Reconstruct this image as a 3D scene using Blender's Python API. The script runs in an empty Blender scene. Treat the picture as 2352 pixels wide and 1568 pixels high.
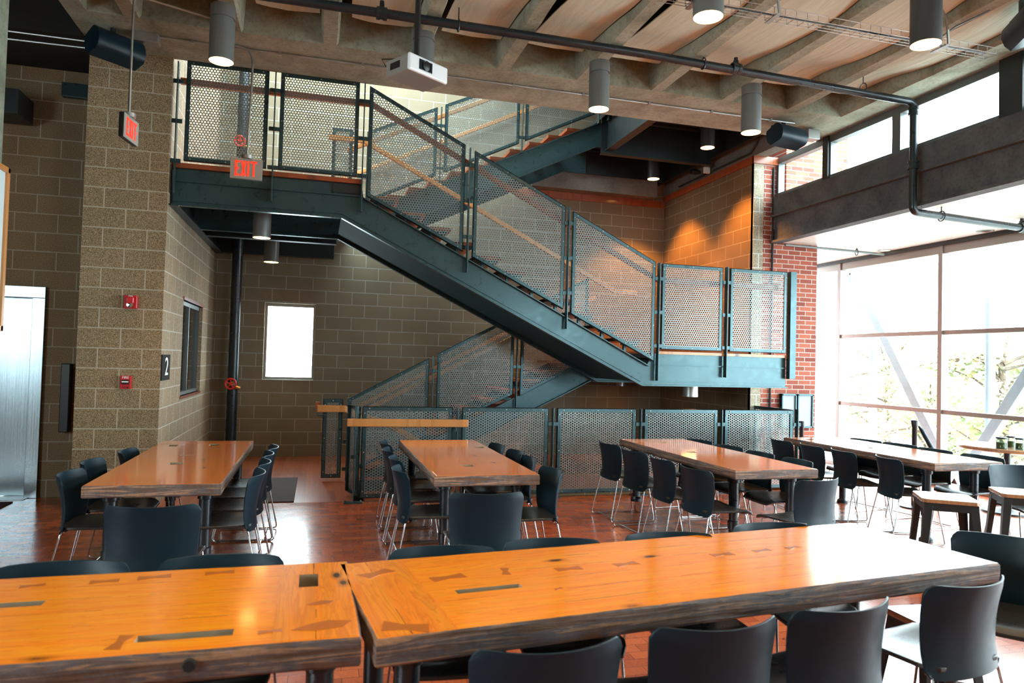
import bpy, bmesh, math, random
from math import sin, cos, pi, radians
from mathutils import Vector, Matrix, noise
random.seed(7)
S = bpy.context.scene
COL = S.collection
R = math.radians
# ------------------------------------------------------------------ camera (solved from the vanishing lines)
EYE = 1.58
YAW, PIT, ROL, FPX = R(-15.41), R(1.632), R(1.55), 1619.0
fwd = Vector((-sin(YAW)*cos(PIT), cos(YAW)*cos(PIT), sin(PIT)))
rt0 = Vector((cos(YAW), sin(YAW), 0)); up0 = rt0.cross(fwd)
crt = cos(ROL)*rt0 + sin(ROL)*up0; cup = -sin(ROL)*rt0 + cos(ROL)*up0
def at(ax, val, px, py):
    """point of the plane ax = val seen at a pixel of the photograph"""
    d = fwd + crt*((px-1176)/FPX) - cup*((py-784)/FPX)
    o = Vector((0, 0, EYE)); i = 'XYZ'.index(ax)
    return o + d*((val-o[i])/d[i])
cam = bpy.data.cameras.new('camera'); co = bpy.data.objects.new('camera', cam); COL.objects.link(co)
co.matrix_world = Matrix(((crt.x, cup.x, -fwd.x, 0), (crt.y, cup.y, -fwd.y, 0), (crt.z, cup.z, -fwd.z, EYE), (0, 0, 0, 1)))
cam.sensor_width = 36; cam.lens = 36*FPX/2352; cam.clip_start = .05; cam.clip_end = 300
cam.dof.use_dof = True; cam.dof.focus_distance = 7.6; cam.dof.aperture_fstop = 3.2
S.camera = co
# ------------------------------------------------------------------ material helpers
class NT:
    def __init__(s, name):
        s.m = bpy.data.materials.new(name); s.m.use_nodes = True
        s.t = s.m.node_tree; s.b = s.t.nodes['Principled BSDF']; s.L = s.t.links
    def n(s, kind, **kw):
        x = s.t.nodes.new('ShaderNode'+kind)
        for k, v in kw.items():
            if k in x.inputs: s.set(x, k, v)
            else: setattr(x, k, v)
        return x
    def set(s, x, k, v):
        if isinstance(v, bpy.types.NodeSocket): s.L.new(v, x.inputs[k])
        else: x.inputs[k].default_value = v
    def B(s, **kw):
        for k, v in kw.items(): s.set(s.b, k.replace('_', ' '), v)
        return s
    def coord(s): return s.n('TexCoord').outputs['Object']
    def mp(s, v, scale=(1, 1, 1), loc=(0, 0, 0), rot=(0, 0, 0)):
        x = s.n('Mapping'); s.L.new(v, x.inputs['Vector'])
        x.inputs['Scale'].default_value = scale; x.inputs['Location'].default_value = loc; x.inputs['Rotation'].default_value = rot
        return x.outputs[0]
    def noise(s, v, scale, detail=3, rough=.5, dist=0):
        x = s.n('TexNoise'); s.L.new(v, x.inputs['Vector'])
        x.inputs['Scale'].default_value = scale; x.inputs['Detail'].default_value = detail
        x.inputs['Roughness'].default_value = rough; x.inputs['Distortion'].default_value = dist
        return x.outputs['Fac']
    def ramp(s, f, stops, interp='LINEAR'):
        x = s.n('ValToRGB'); s.L.new(f, x.inputs[0]); e = x.color_ramp; e.interpolation = interp
        while len(e.elements) < len(stops): e.elements.new(.5)
        for i, (p, c) in enumerate(stops):
            e.elements[i].position = p; e.elements[i].color = (*c, 1) if len(c) == 3 else c
        return x.outputs[0]
    def mix(s, f, a, b, mode='MIX'):
        x = s.n('Mix', data_type='RGBA', blend_type=mode)
        for i, v in ((0, f), (6, a), (7, b)):
            if isinstance(v, bpy.types.NodeSocket): s.L.new(v, x.inputs[i])
            else: x.inputs[i].default_value = v if i == 0 else ((*v, 1) if len(v) == 3 else v)
        return x.outputs[2]
    def math(s, op, a, b=0.0):
        x = s.n('Math', operation=op)
        for i, v in ((0, a), (1, b)):
            if isinstance(v, bpy.types.NodeSocket): s.L.new(v, x.inputs[i])
            else: x.inputs[i].default_value = v
        return x.outputs[0]
    def sep(s, v):
        x = s.n('SeparateXYZ'); s.L.new(v, x.inputs[0]); return x.outputs
    def comb(s, a, b, c=0.0):
        x = s.n('CombineXYZ')
        for i, v in enumerate((a, b, c)):
            if isinstance(v, bpy.types.NodeSocket): s.L.new(v, x.inputs[i])
            else: x.inputs[i].default_value = v
        return x.outputs[0]
    def bump(s, h, strength=.3, dist=.01):
        x = s.n('Bump'); s.L.new(h, x.inputs['Height']); x.inputs['Strength'].default_value = strength; x.inputs['Distance'].default_value = dist
        s.L.new(x.outputs[0], s.b.inputs['Normal'])
def plain(name, col, rough=.5, metal=0.0, spec=.5, var=0.0, coat=0.0):
    m = NT(name); m.B(Base_Color=(*col, 1), Roughness=rough, Metallic=metal, Specular_IOR_Level=spec, Coat_Weight=coat)
    if var:
        f = m.noise(m.coord(), 6, 4); k = m.ramp(f, [(.3, tuple(c*(1-var) for c in col)), (.7, tuple(min(1, c*(1+var)) for c in col))])
        m.B(Base_Color=k)
        m.B(Roughness=m.math('ADD', m.math('MULTIPLY', m.noise(m.coord(), 14, 4), .2), rough-.1))
    return m.m
def uv_of(m, axis):
    c = m.sep(m.coord())
    return m.comb(c[0] if axis == 'X' else c[1], c[2])
def block_mat(name, axis, tint=(1, 1, 1), zoff=0.0, xoff=0.0):
    m = NT(name); uv = uv_of(m, axis); uv = m.mp(uv, loc=(xoff, zoff, 0))
    br = m.n('TexBrick', offset=.5); m.L.new(uv, br.inputs['Vector'])
    for k, v in (('Scale', 1.0), ('Mortar Size', .006), ('Mortar Smooth', .1), ('Bias', 0.0), ('Brick Width', .4064), ('Row Height', .2032)):
        br.inputs[k].default_value = v
    br.inputs['Color1'].default_value = (.94, .94, .94, 1); br.inputs['Color2'].default_value = (1.05, 1.03, 1.0, 1)
    sp = m.noise(m.coord(), 190, 2, .6)
    c = m.ramp(sp, [(.3, (.055, .045, .03)), (.45, (.165, .14, .105)), (.56, (.30, .25, .18)), (.7, (.50, .42, .30))])
    big = m.noise(m.coord(), 1.3, 3)
    c = m.mix(1.0, c, m.ramp(big, [(.3, (.85, .85, .82)), (.7, (1.06, 1.05, 1.04))]), 'MULTIPLY')
    c = m.mix(1.0, c, br.outputs['Color'], 'MULTIPLY')
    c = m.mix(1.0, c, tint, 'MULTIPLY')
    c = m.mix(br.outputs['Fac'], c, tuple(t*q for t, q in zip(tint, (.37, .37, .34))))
    m.B(Base_Color=c, Roughness=.85, Specular_IOR_Level=.3)
    m.bump(m.math('SUBTRACT', m.math('MULTIPLY', sp, .3), br.outputs['Fac']), .5, .006)
    return m.m
def brick_mat(name, axis, loc=(0, 0, 0)):
    m = NT(name); uv = m.mp(uv_of(m, axis), loc=loc)
    br = m.n('TexBrick', offset=.5); m.L.new(uv, br.inputs['Vector'])
    for k, v in (('Scale', 1.0), ('Mortar Size', .006), ('Mortar Smooth', .2), ('Bias', 0.0), ('Brick Width', .2032), ('Row Height', .0677)):
        br.inputs[k].default_value = v
    br.inputs['Color1'].default_value = (.20, .035, .022, 1); br.inputs['Color2'].default_value = (.42, .11, .06, 1)
    br.inputs['Mortar'].default_value = (.50, .46, .42, 1)
    c = m.mix(.35, br.outputs['Color'], m.ramp(m.noise(m.coord(), 60, 3), [(.3, (.6, .6, .6)), (.7, (1.3, 1.25, 1.2))]), 'MULTIPLY')
    m.B(Base_Color=c, Roughness=.8); m.bump(m.math('MULTIPLY', br.outputs['Fac'], -1.0), .6, .006)
    return m.m
def concrete(name, a, b, rough=.85, stain=.5):
    m = NT(name); v = m.coord()
    f = m.noise(v, 2.2, 6, .65, .6); g = m.noise(v, 28, 4, .7)
    c = m.ramp(f, [(.28, a), (.5, tuple((x+y)/2 for x, y in zip(a, b))), (.72, b)])
    c = m.mix(stain, c, m.ramp(g, [(.35, (.55, .53, .48)), (.5, (1, 1, 1)), (.8, (1.15, 1.12, 1.08))]), 'MULTIPLY')
    m.B(Base_Color=c, Roughness=rough, Specular_IOR_Level=.3); m.bump(m.noise(v, 35, 5, .7), .35, .01)
    return m.m
def wood_top(name, light, dark, along='X', plank=.13, rough=.16, coat=.6, seed=0.0):
    m = NT(name); c = m.sep(m.coord()); u, w = (c[0], c[1]) if along == 'X' else (c[1], c[0])
    u = m.math('ADD', u, seed); w0 = w
    w = m.math('ADD', w, m.math('MULTIPLY', m.noise(m.coord(), 1.5, 2), .02))
    pid = m.math('FLOOR', m.math('DIVIDE', w, plank))
    wn = m.n('TexWhiteNoise', noise_dimensions='1D'); m.L.new(pid, wn.inputs['W'])
    uu = m.math('ADD', m.math('MULTIPLY', u, 1.0), m.math('MULTIPLY', wn.outputs['Value'], 9.0))
    gv = m.comb(m.math('MULTIPLY', uu, .9), m.math('MULTIPLY', w, 9.0), pid)
    warp = m.noise(gv, 1.2, 4, .6, .8)
    ring = m.math('FRACT', m.math('MULTIPLY', warp, 9.0))
    ringc = m.ramp(ring, [(0.0, (.0, .0, .0)), (.55, (.35, .35, .35)), (.9, (1, 1, 1)), (1.0, (.1, .1, .1))])
    fine = m.noise(m.comb(m.math('MULTIPLY', uu, 3.0), m.math('MULTIPLY', w, 160.0), 0.0), 1.0, 3, .6)
    base = m.mix(wn.outputs['Value'], light, tuple(l*.78+d*.22 for l, d in zip(light, dark)))
    st_ = m.noise(m.comb(m.math('MULTIPLY', uu, .7), m.math('MULTIPLY', w, 26.0), 3.0), 1.0, 4, .6)
    base = m.mix(m.ramp(st_, [(.42, (0, 0, 0)), (.66, (.9, .9, .9))]), base, (min(1, light[0]*1.0), light[1]*.74, light[2]*.6))
    col = m.mix(m.math('MULTIPLY', ringc, .55), base, dark)
    col = m.mix(m.math('MULTIPLY', m.ramp(fine, [(.35, (0, 0, 0)), (.7, (1, 1, 1))]), .25), col, dark)
    vo = m.n('TexVoronoi'); m.L.new(m.comb(m.math('MULTIPLY', uu, 2.3), m.math('MULTIPLY', w, 5.5), 0.0), vo.inputs['Vector']); vo.inputs['Scale'].default_value = 1.0
    kn = m.ramp(m.math('ADD', vo.outputs['Distance'], m.math('MULTIPLY', m.noise(m.coord(), 30, 2), .06)), [(.075, (1, 1, 1)), (.12, (.35, .35, .35)), (.19, (0, 0, 0))])
    kmask = m.math('MULTIPLY', kn, m.math('GREATER_THAN', m.sep(vo.outputs['Color'])[0], .52))
    col = m.mix(kmask, col, (.035, .012, .006))
    seam = m.math('LESS_THAN', m.math('ABSOLUTE', m.math('SUBTRACT', m.math('FRACT', m.math('DIVIDE', w, plank)), .5)), .488)
    crack = m.math('MULTIPLY', m.math('SUBTRACT', 1.0, seam), m.math('GREATER_THAN', m.noise(m.comb(m.math('MULTIPLY', uu, 1.2), pid, 0.0), 2.0, 2), .53))
    col = m.mix(m.math('MULTIPLY', crack, .85), col, (.04, .015, .008))
    m.B(Base_Color=col, Roughness=rough, Coat_Weight=coat, Coat_Roughness=.09, Specular_IOR_Level=.5)
    m.bump(m.noise(m.coord(), 5, 3), .06, .01)
    return m.m
def wood_edge(name, axis_scale=(1.2, 1.2, 22)):
    m = NT(name); v = m.mp(m.coord(), axis_scale)
    f = m.noise(v, 2.0, 5, .65, 1.0); g = m.noise(m.coord(), 18, 4, .7, 1.0)
    c = m.ramp(f, [(.3, (.030, .017, .012)), (.42, (.16, .085, .048)), (.52, (.10, .10, .115)), (.6, (.40, .22, .11)), (.75, (.17, .20, .25))])
    c = m.mix(.5, c, m.ramp(g, [(.35, (.5, .4, .35)), (.6, (1.2, 1.1, 1.1))]), 'MULTIPLY')
    m.B(Base_Color=c, Roughness=.55, Specular_IOR_Level=.4); m.bump(f, .6, .012)
    return m.m
def end_grain_floor():
    m = NT('end_grain_floor'); c = m.sep(m.coord())
    br = m.n('TexBrick', offset=.5); m.L.new(m.comb(c[0], c[1]), br.inputs['Vector'])
    for k, v in (('Scale', 1.0), ('Mortar Size', .0012), ('Mortar Smooth', .0), ('Bias', 0.0), ('Brick Width', .17), ('Row Height', .09)):
        br.inputs[k].default_value = v
    br.inputs['Color1'].default_value = (.33, .070, .024, 1); br.inputs['Color2'].default_value = (.52, .135, .042, 1); br.inputs['Mortar'].default_value = (.05, .015, .008, 1)
    rings = m.noise(m.coord(), 9, 3, .6, 2.5)
    col = m.mix(.6, br.outputs['Color'], m.ramp(m.math('FRACT', m.math('MULTIPLY', rings, 8.0)), [(0, (.7, .62, .6)), (.8, (1.15, 1.1, 1.1)), (1, (.7, .6, .6))]), 'MULTIPLY')
    sp = m.noise(m.mp(m.coord(), (1, 2.2, 1)), 7.5, 3, .6, .6)
    col = m.mix(m.ramp(sp, [(.63, (0, 0, 0)), (.69, (.8, .8, .8))]), col, (.035, .012, .010))
    m.B(Base_Color=col, Roughness=m.math('ADD', m.math('MULTIPLY', m.noise(m.coord(), 3, 4), .16), .13), Coat_Weight=.25, Coat_Roughness=.12)
    m.bump(m.math('ADD', m.noise(m.coord(), 6, 3), m.math('MULTIPLY', br.outputs['Fac'], -.4)), .12, .01)
    return m.m
def plank_mat(name, along, col1, col2, width=.083, rough=.3):
    m = NT(name); c = m.sep(m.coord()); u, w = (c[0], c[1]) if along == 'X' else (c[1], c[0])
    br = m.n('TexBrick', offset=.37); m.L.new(m.comb(u, w), br.inputs['Vector'])
    for k, v in (('Scale', 1.0), ('Mortar Size', .001), ('Bias', 0.0), ('Brick Width', 1.3), ('Row Height', width)):
        br.inputs[k].default_value = v
    br.inputs['Color1'].default_value = (*col1, 1); br.inputs['Color2'].default_value = (*col2, 1); br.inputs['Mortar'].default_value = (*(q*.25 for q in col1), 1)
    f = m.noise(m.comb(m.math('MULTIPLY', u, 2.0), m.math('MULTIPLY', w, 60.0), 0.0), 1.0, 4, .6, .5)
    m.B(Base_Color=m.mix(.6, br.outputs['Color'], m.ramp(f, [(.3, (.7, .6, .55)), (.7, (1.15, 1.12, 1.1))]), 'MULTIPLY'), Roughness=rough, Coat_Weight=.2)
    return m.m
def glow(name, col, st):
    m = NT(name); m.B(Base_Color=(*col, 1), Emission_Color=(*col, 1), Emission_Strength=st); return m.m
def glass_mat(name, tint=(1, 1, 1), refl=1.0):
    m = NT(name); m.t.nodes.remove(m.b)
    fr = m.n('Fresnel'); bf = m.n('NewGeometry').outputs['Backfacing']
    m.L.new(m.math('SUBTRACT', 1.45, m.math('MULTIPLY', bf, 1.45-1/1.45)), fr.inputs['IOR'])
    tr = m.n('BsdfTransparent'); tr.inputs[0].default_value = (*tint, 1)
    gl = m.n('BsdfGlossy'); gl.inputs['Roughness'].default_value = .02
    mx = m.n('MixShader'); m.L.new(m.math('MULTIPLY', fr.outputs[0], refl), mx.inputs[0]); m.L.new(tr.outputs[0], mx.inputs[1]); m.L.new(gl.outputs[0], mx.inputs[2])
    m.L.new(mx.outputs[0], m.t.nodes['Material Output'].inputs[0]); return m.m
M = {}
M['block_x'] = block_mat('split_face_block_x', 'X', (1.20, 1.06, .88), zoff=.02, xoff=.10)
M['block_y'] = block_mat('split_face_block_y', 'Y', zoff=.02)
M['block_far'] = block_mat('split_face_block_far', 'X', (1.0, 1.03, .98), .02, .10)
M['block_side_lit'] = block_mat('lit_ground_block_side', 'Y', (1.45, 1.36, 1.28), .02)  # paler ground block, with window light painted into the raised warm tint
M['block_shaded'] = block_mat('shaded_block', 'Y', (.72, .62, .50), .02)  # same block, the wall's shade put into a darker brown tint
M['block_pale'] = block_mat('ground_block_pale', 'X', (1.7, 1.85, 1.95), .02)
M['brick'] = brick_mat('red_brick', 'X'); M['brick_y'] = brick_mat('red_brick_y', 'Y')
M['conc'] = concrete('formed_concrete', (.20, .205, .150), (.44, .45, .355))
M['conc_dark'] = concrete('stained_concrete', (.06, .066, .072), (.15, .155, .16))
M['conc_grey'] = concrete('grey_concrete', (.12, .115, .10), (.23, .22, .19))
M['conc_green'] = concrete('column_concrete', (.10, .12, .09), (.30, .33, .26))
M['steel'] = plain('dark_teal_steel', (.045, .092, .104), .30, .55, .6, .04)
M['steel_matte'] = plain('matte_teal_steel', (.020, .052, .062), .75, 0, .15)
M['steel_dk'] = plain('near_black_steel', (.012, .018, .020), .42, .0, .5, .2)
M['mesh'] = plain('perforated_steel', (.23, .29, .295), .32, .4, .5)
M['bolt'] = plain('zinc_bolt', (.55, .58, .58), .35, .9)
M['chrome'] = plain('chrome', (.60, .61, .62), .16, 1.0)
M['plastic'] = plain('black_plastic', (.004, .019, .031), .42, 0, .28, .08)
M['seat'] = plain('black_seat_vinyl', (.020, .021, .021), .30, 0, .55, .15)
M['black'] = plain('black_paint', (.008, .009, .010), .38, 0, .5)
M['pipe'] = plain('black_iron_pipe', (.012, .020, .026), .30, .2, .6, .2)
M['rail'] = wood_top('handrail_wood', (.62, .30, .10), (.34, .13, .035), 'X', .5, .3, .3)
M['rail_dk'] = wood_top('trim_wood', (.36, .095, .03), (.16, .036, .012), 'X', .5, .35, .2)
M['rail_y'] = wood_top('trim_wood_y', (.36, .095, .03), (.16, .036, .012), 'Y', .5, .35, .2)
M['orange'] = wood_top('orange_pine', (1.0, .385, .016), (.70, .175, .010), 'X', .13)
M['orange_end'] = wood_top('orange_pine_end', (.98, .37, .020), (.56, .15, .009), 'Y', .155, seed=3.0)
M['pine'] = wood_top('red_pine', (.98, .34, .070), (.42, .095, .020), 'Y', .11, .15, .7)
M['pine_end'] = wood_top('red_pine_end', (.92, .31, .060), (.40, .09, .018), 'X', .11, .15, .7, seed=5.0)
M['edge'] = wood_edge('weathered_edge', (1.2, 1.2, 22)); 
M['slot'] = plain('raw_timber', (.34, .27, .18), .7, 0, .4, .35)
M['stoolwood'] = wood_top('stool_wood', (.44, .27, .15), (.22, .12, .06), 'Y', .09, .22, .5)
M['key'] = plain('walnut_key', (.46, .135, .014), .2, 0, .5, .1, .5)
M['floor'] = end_grain_floor()
M['boards'] = plank_mat('landing_boards', 'Y', (.30, .075, .028), (.45, .13, .05))
M['mat'] = plain('rubber_mat', (.035, .018, .014), .8)
M['fabric'] = NT('ceiling_fabric'); _m = M['fabric']
_f = _m.noise(_m.mp(_m.coord(), (9, 1.0, 1)), 1.6, 5, .6, .5)
_m.B(Base_Color=_m.ramp(_f, [(.3, (.56, .61, .50)), (.7, (.69, .74, .62))]), Roughness=.9); _m.bump(_f, .25, .03); M['fabric'] = _m.m
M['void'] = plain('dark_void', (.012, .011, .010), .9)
M['grey'] = plain('grey_fixture_paint', (.17, .185, .185), .38, .25, .5)
M['grey_dk'] = plain('dark_fixture_paint', (.055, .062, .065), .38, .25, .5)
M['galv'] = plain('galvanised_steel', (.42, .43, .42), .38, .85, .5, .15)
M['stainless'] = NT('brushed_stainless'); _m = M['stainless']
_m.B(Base_Color=_m.ramp(_m.noise(_m.mp(_m.coord(), (200, 200, .6)), 1, 2), [(.3, (.30, .37, .41)), (.7, (.44, .52, .56))]), Metallic=.95, Roughness=.26); M['stainless'] = _m.m
M['alu'] = plain('anodised_frame', (.30, .28, .26), .35, .5)
M['alu_grey'] = plain('grey_window_frame', (.14, .155, .155), .4, .3)
M['white'] = plain('white_paint', (.80, .80, .78), .5)
M['soffit'] = plain('soffit_panel', (.80, .81, .76), .35, 0, .5)
M['red'] = plain('red_enamel', (.55, .012, .016), .3, 0, .5, 0, .3)
M['redw'] = plain('valve_red', (.60, .03, .02), .3)
M['brass'] = plain('brass', (.6, .42, .16), .3, .9)
M['exitred'] = glow('exit_letters', (1.0, .03, .012), 1.1)
M['lamp'] = glow('lamp_glow', (1.0, .62, .24), 7.0)
M['lampc'] = glow('lamp_core', (1.0, .86, .62), 26.0)
M['letter'] = plain('white_lettering', (.85, .85, .85), .5)
M['glass'] = glass_mat('window_glass', (.97, .99, .98))
M['jar'] = glass_mat('jar_glass', (.80, .86, .84), 1.0)
M['board'] = plain('whiteboard', (.60, .74, .78), .2)
M['signface'] = plain('sign_face_paint', (.36, .37, .34), .45, .3); M['lens'] = plain('lens', (.01, .02, .03), .05, 0, .9)
M['proj'] = plain('projector_shell', (.24, .235, .21), .4); M['proj_w'] = plain('projector_face', (.80, .86, .90), .3)
M['slate'] = plain('slate_panel', (.34, .42, .47), .5)
M['spice'] = plain('herbs', (.07, .10, .03), .8, 0, .3, .3)
M['leaf'] = NT('leaves'); _m = M['leaf']; _m.B(Base_Color=_m.ramp(_m.noise(_m.coord(), 3, 2), [(.35, (.15, .23, .07)), (.5, (.27, .31, .13)), (.65, (.42, .25, .12))]), Roughness=.6); M['leaf'] = _m.m
M['bark'] = plain('bark', (.10, .075, .055), .9, 0, .3, .3)
M['extsteel'] = plain('exterior_brace_paint', (.34, .43, .50), .5, 0, .5, .1)
M['ground'] = plain('pale_paving', (.45, .45, .43), .9, 0, .3, .1)
M['poster'] = plain('orange_poster', (.75, .25, .05), .6); M['bluep'] = plain('blue_poster', (.02, .30, .45), .6)
# ------------------------------------------------------------------ mesh helpers
class MB:
    def __init__(s): s.v = []; s.f = []; s.mi = []
    def add(s, vs, fs, mi=0):
        k = len(s.v); s.v += [tuple(v) for v in vs]; s.f += [tuple(i+k for i in f) for f in fs]; s.mi += [mi]*len(fs); return s
    def box(s, x0, x1, y0, y1, z0, z1, mi=0, T=None):
        vs = [Vector((x, y, z)) for z in (z0, z1) for y in (y0, y1) for x in (x0, x1)]
        if T is not None: vs = [T @ v for v in vs]
        return s.add(vs, [(0, 2, 3, 1), (4, 5, 7, 6), (0, 1, 5, 4), (2, 6, 7, 3), (0, 4, 6, 2), (1, 3, 7, 5)], mi)
    def prism(s, poly, f0, f1, mi=0):
        """poly: list of 2-tuples; f0/f1: map (a,b)->xyz for the two caps"""
        n = len(poly); vs = [f0(*p) for p in poly]+[f1(*p) for p in poly]
        return s.add(vs, [tuple(range(n)), tuple(range(2*n-1, n-1, -1))]+[(i, i+n, (i+1) % n+n, (i+1) % n) for i in range(n)], mi)
    def tube(s, pts, r, n=8, caps=True, mi=0, closed=False):
        pts = [Vector(p) for p in pts]; m = len(pts); rs = r if isinstance(r, (list, tuple)) else [r]*m
        rings = []; ref = None
        for i, p in enumerate(pts):
            if closed: t = (pts[(i+1) % m]-pts[i-1]).normalized()
            else: t = ((pts[i+1] if i < m-1 else p)-(pts[i-1] if i else p)).normalized()
            if ref is None:
                ref = t.orthogonal().normalized()
            ref = (ref-t*ref.dot(t)); ref = ref.normalized() if ref.length > 1e-6 else t.orthogonal().normalized()
            b = t.cross(ref)
            rings.append([p+(ref*cos(2*pi*k/n)+b*sin(2*pi*k/n))*rs[i] for k in range(n)])
        vs = [v for q in rings for v in q]; fs = []
        for i in range(m if closed else m-1):
            for k in range(n):
                a, b_ = i*n+k, i*n+(k+1) % n; j = (i+1) % m
                fs.append((a, b_, j*n+(k+1) % n, j*n+k))
        if caps and not closed: fs += [tuple(range(n-1, -1, -1)), tuple(range((m-1)*n, m*n))]
        return s.add(vs, fs, mi)
    def lathe(s, prof, c=(0, 0, 0), n=24, mi=0, axis='Z'):
        vs = []; fs = []; m = len(prof)
        for (r, z) in prof:
            for k in range(n):
                a = 2*pi*k/n; q = (r*cos(a), r*sin(a), z)
                if axis == 'Y': q = (q[0], q[2], q[1])
                if axis == 'X': q = (q[2], q[0], q[1])
                vs.append((q[0]+c[0], q[1]+c[1], q[2]+c[2]))
        for i in range(m-1):
            for k in range(n): fs.append((i*n+k, i*n+(k+1) % n, (i+1)*n+(k+1) % n, (i+1)*n+k))
        return s.add(vs, fs, mi)
    def build(s, name, mats, parent=None, smooth=None, bevel=0, off=None, seg=2):
        me = bpy.data.meshes.new(name); me.from_pydata(s.v, [], s.f)
        for m in (mats if isinstance(mats, (list, tuple)) else [mats]): me.materials.append(m)
        if len(me.materials) > 1: me.polygons.foreach_set('material_index', s.mi)
        bm = bmesh.new(); bm.from_mesh(me); bmesh.ops.recalc_face_normals(bm, faces=bm.faces); bm.to_mesh(me); bm.free()
        if smooth:
            me.shade_smooth(); me.set_sharp_from_angle(angle=R(smooth))
        o = bpy.data.objects.new(name, me); COL.objects.link(o)
        if off is not None:
            me.transform(Matrix.Translation(-Vector(off)))
            if not parent: o.location = off
        if parent: o.parent = parent
        if bevel:
            b = o.modifiers.new('bevel', 'BEVEL'); b.width = bevel; b.segments = seg; b.limit_method = 'ANGLE'; b.angle_limit = R(40)
        return o
def tag(o, label=None, cat=None, group=None, kind=None):
    if label: o['label'] = label
    if cat: o['category'] = cat
    if group: o['group'] = group
    if kind: o['kind'] = kind
    return o
def empty(name, loc, label, cat, group=None, rz=0):
    o = bpy.data.objects.new(name, None); COL.objects.link(o); o.location = loc; o.rotation_euler = (0, 0, rz); o.empty_display_size = .1
    return tag(o, label, cat, group)
def struct(name, mb, mat, **kw): return tag(mb.build(name, mat, **kw), kind='structure')
def copy_tree(o, parent=None):
    c = o.copy(); COL.objects.link(c); c.parent = parent
    for ch in o.children: copy_tree(ch, c)
    return c
def plate(mb, u0, u1, v0, v1, holes, f0, f1, mi=0, breaks=()):
    """slab over a (u,v) rectangle with rectangular holes; f0/f1 map to the two faces"""
    us = sorted({u0, u1, *[h[0] for h in holes], *[h[1] for h in holes]}); vs_ = sorted({v0, v1, *[h[2] for h in holes], *[h[3] for h in holes]})
    us = [u for u in us if u0 <= u <= u1]; vs_ = [v for v in vs_ if v0 <= v <= v1]
    solid = {}
    for i in range(len(us)-1):
        for j in range(len(vs_)-1):
            cu, cv = (us[i]+us[i+1])/2, (vs_[j]+vs_[j+1])/2
            solid[i, j] = not any(h[0] < cu < h[1] and h[2] < cv < h[3] for h in holes)
    idx = {}; V = []; F = []
    def vid(i, j, k):
        if (i, j, k) not in idx: idx[i, j, k] = len(V); V.append((f0, f1)[k](us[i], vs_[j]))
        return idx[i, j, k]
    for (i, j), ok in solid.items():
        if not ok: continue
        F.append((vid(i, j, 0), vid(i+1, j, 0), vid(i+1, j+1, 0), vid(i, j+1, 0)))
        F.append((vid(i, j, 1), vid(i, j+1, 1), vid(i+1, j+1, 1), vid(i+1, j, 1)))
        for (di, dj, a, b) in ((-1, 0, (i, j), (i, j+1)), (1, 0, (i+1, j), (i+1, j+1)), (0, -1, (i, j), (i+1, j)), (0, 1, (i, j+1), (i+1, j+1))):
            if not solid.get((i+di, j+dj), False):
                F.append((vid(*a, 0), vid(*a, 1), vid(*b, 1), vid(*b, 0)))
    mb.add(V, F, mi); return mb
def wall_x(x, y0, y1, z0, z1, th, holes=()):   # wall in an X plane, room face at x, thickness towards x+th
    return plate(MB(), y0, y1, z0, z1, holes, lambda a, b: (x, a, b), lambda a, b: (x+th, a, b))
def wall_y(y, x0, x1, z0, z1, th, holes=()):
    return plate(MB(), x0, x1, z0, z1, holes, lambda a, b: (a, y, b), lambda a, b: (a, y+th, b))
def text_mesh(txt, size, ext=.002):
    cu = bpy.data.curves.new('txt', 'FONT'); cu.body = txt; cu.size = size; cu.extrude = ext; cu.align_x = 'CENTER'; cu.align_y = 'CENTER'
    o = bpy.data.objects.new('txt', cu); COL.objects.link(o); bpy.context.view_layer.update()
    me = bpy.data.meshes.new_from_object(o.evaluated_get(bpy.context.evaluated_depsgraph_get()))
    COL.objects.unlink(o); bpy.data.objects.remove(o); return me
def text_obj(name, txt, size, mat, mw, parent=None, sx=1.0):
    me = text_mesh(txt, size); me.materials.clear(); me.materials.append(mat); me.transform(Matrix.Diagonal((sx, 1, 1, 1)))
    me.transform(mw); o = bpy.data.objects.new(name, me); COL.objects.link(o)
    if parent: o.parent = parent
    return o
FACE_Y = Matrix.Rotation(R(90), 4, 'X')      # text facing -Y
# ------------------------------------------------------------------ shell
ZC = 4.65; YS = 8.0; YF = 11.6; XL = -1.55; XR = 6.0; XG = 8.45; XC = 6.38; ZS = 3.42
fl = MB()
for b in ((-6, XG+.3, -4, 7.97), (-6, XL, 7.97, YF+.2), (XR, XG+.3, 7.97, 14.2)): fl.box(b[0], b[1], b[2], b[3], -.2, 0)
struct('floor', fl, M['floor'])
fb = MB().box(XL, .44, 7.97, YF+.2, -.2, 0).box(.44, XR, 9.5, YF+.2, -.2, 0)
struct('floor', fb, M['boards'])
st = MB().box(.44, XR, 7.985, 8.0, -2.4, -.2).box(.44, XR, 9.5, 9.515, -2.4, -.2).box(XR, XR+.05, 7.97, 9.5, -2.4, -.2).box(.40, .44, 7.97, 9.5, -2.4, -.2).box(.44, XR, 7.97, 9.5, -2.5, -2.4)
struct('wall_stairwell', st, M['block_x'])
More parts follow.
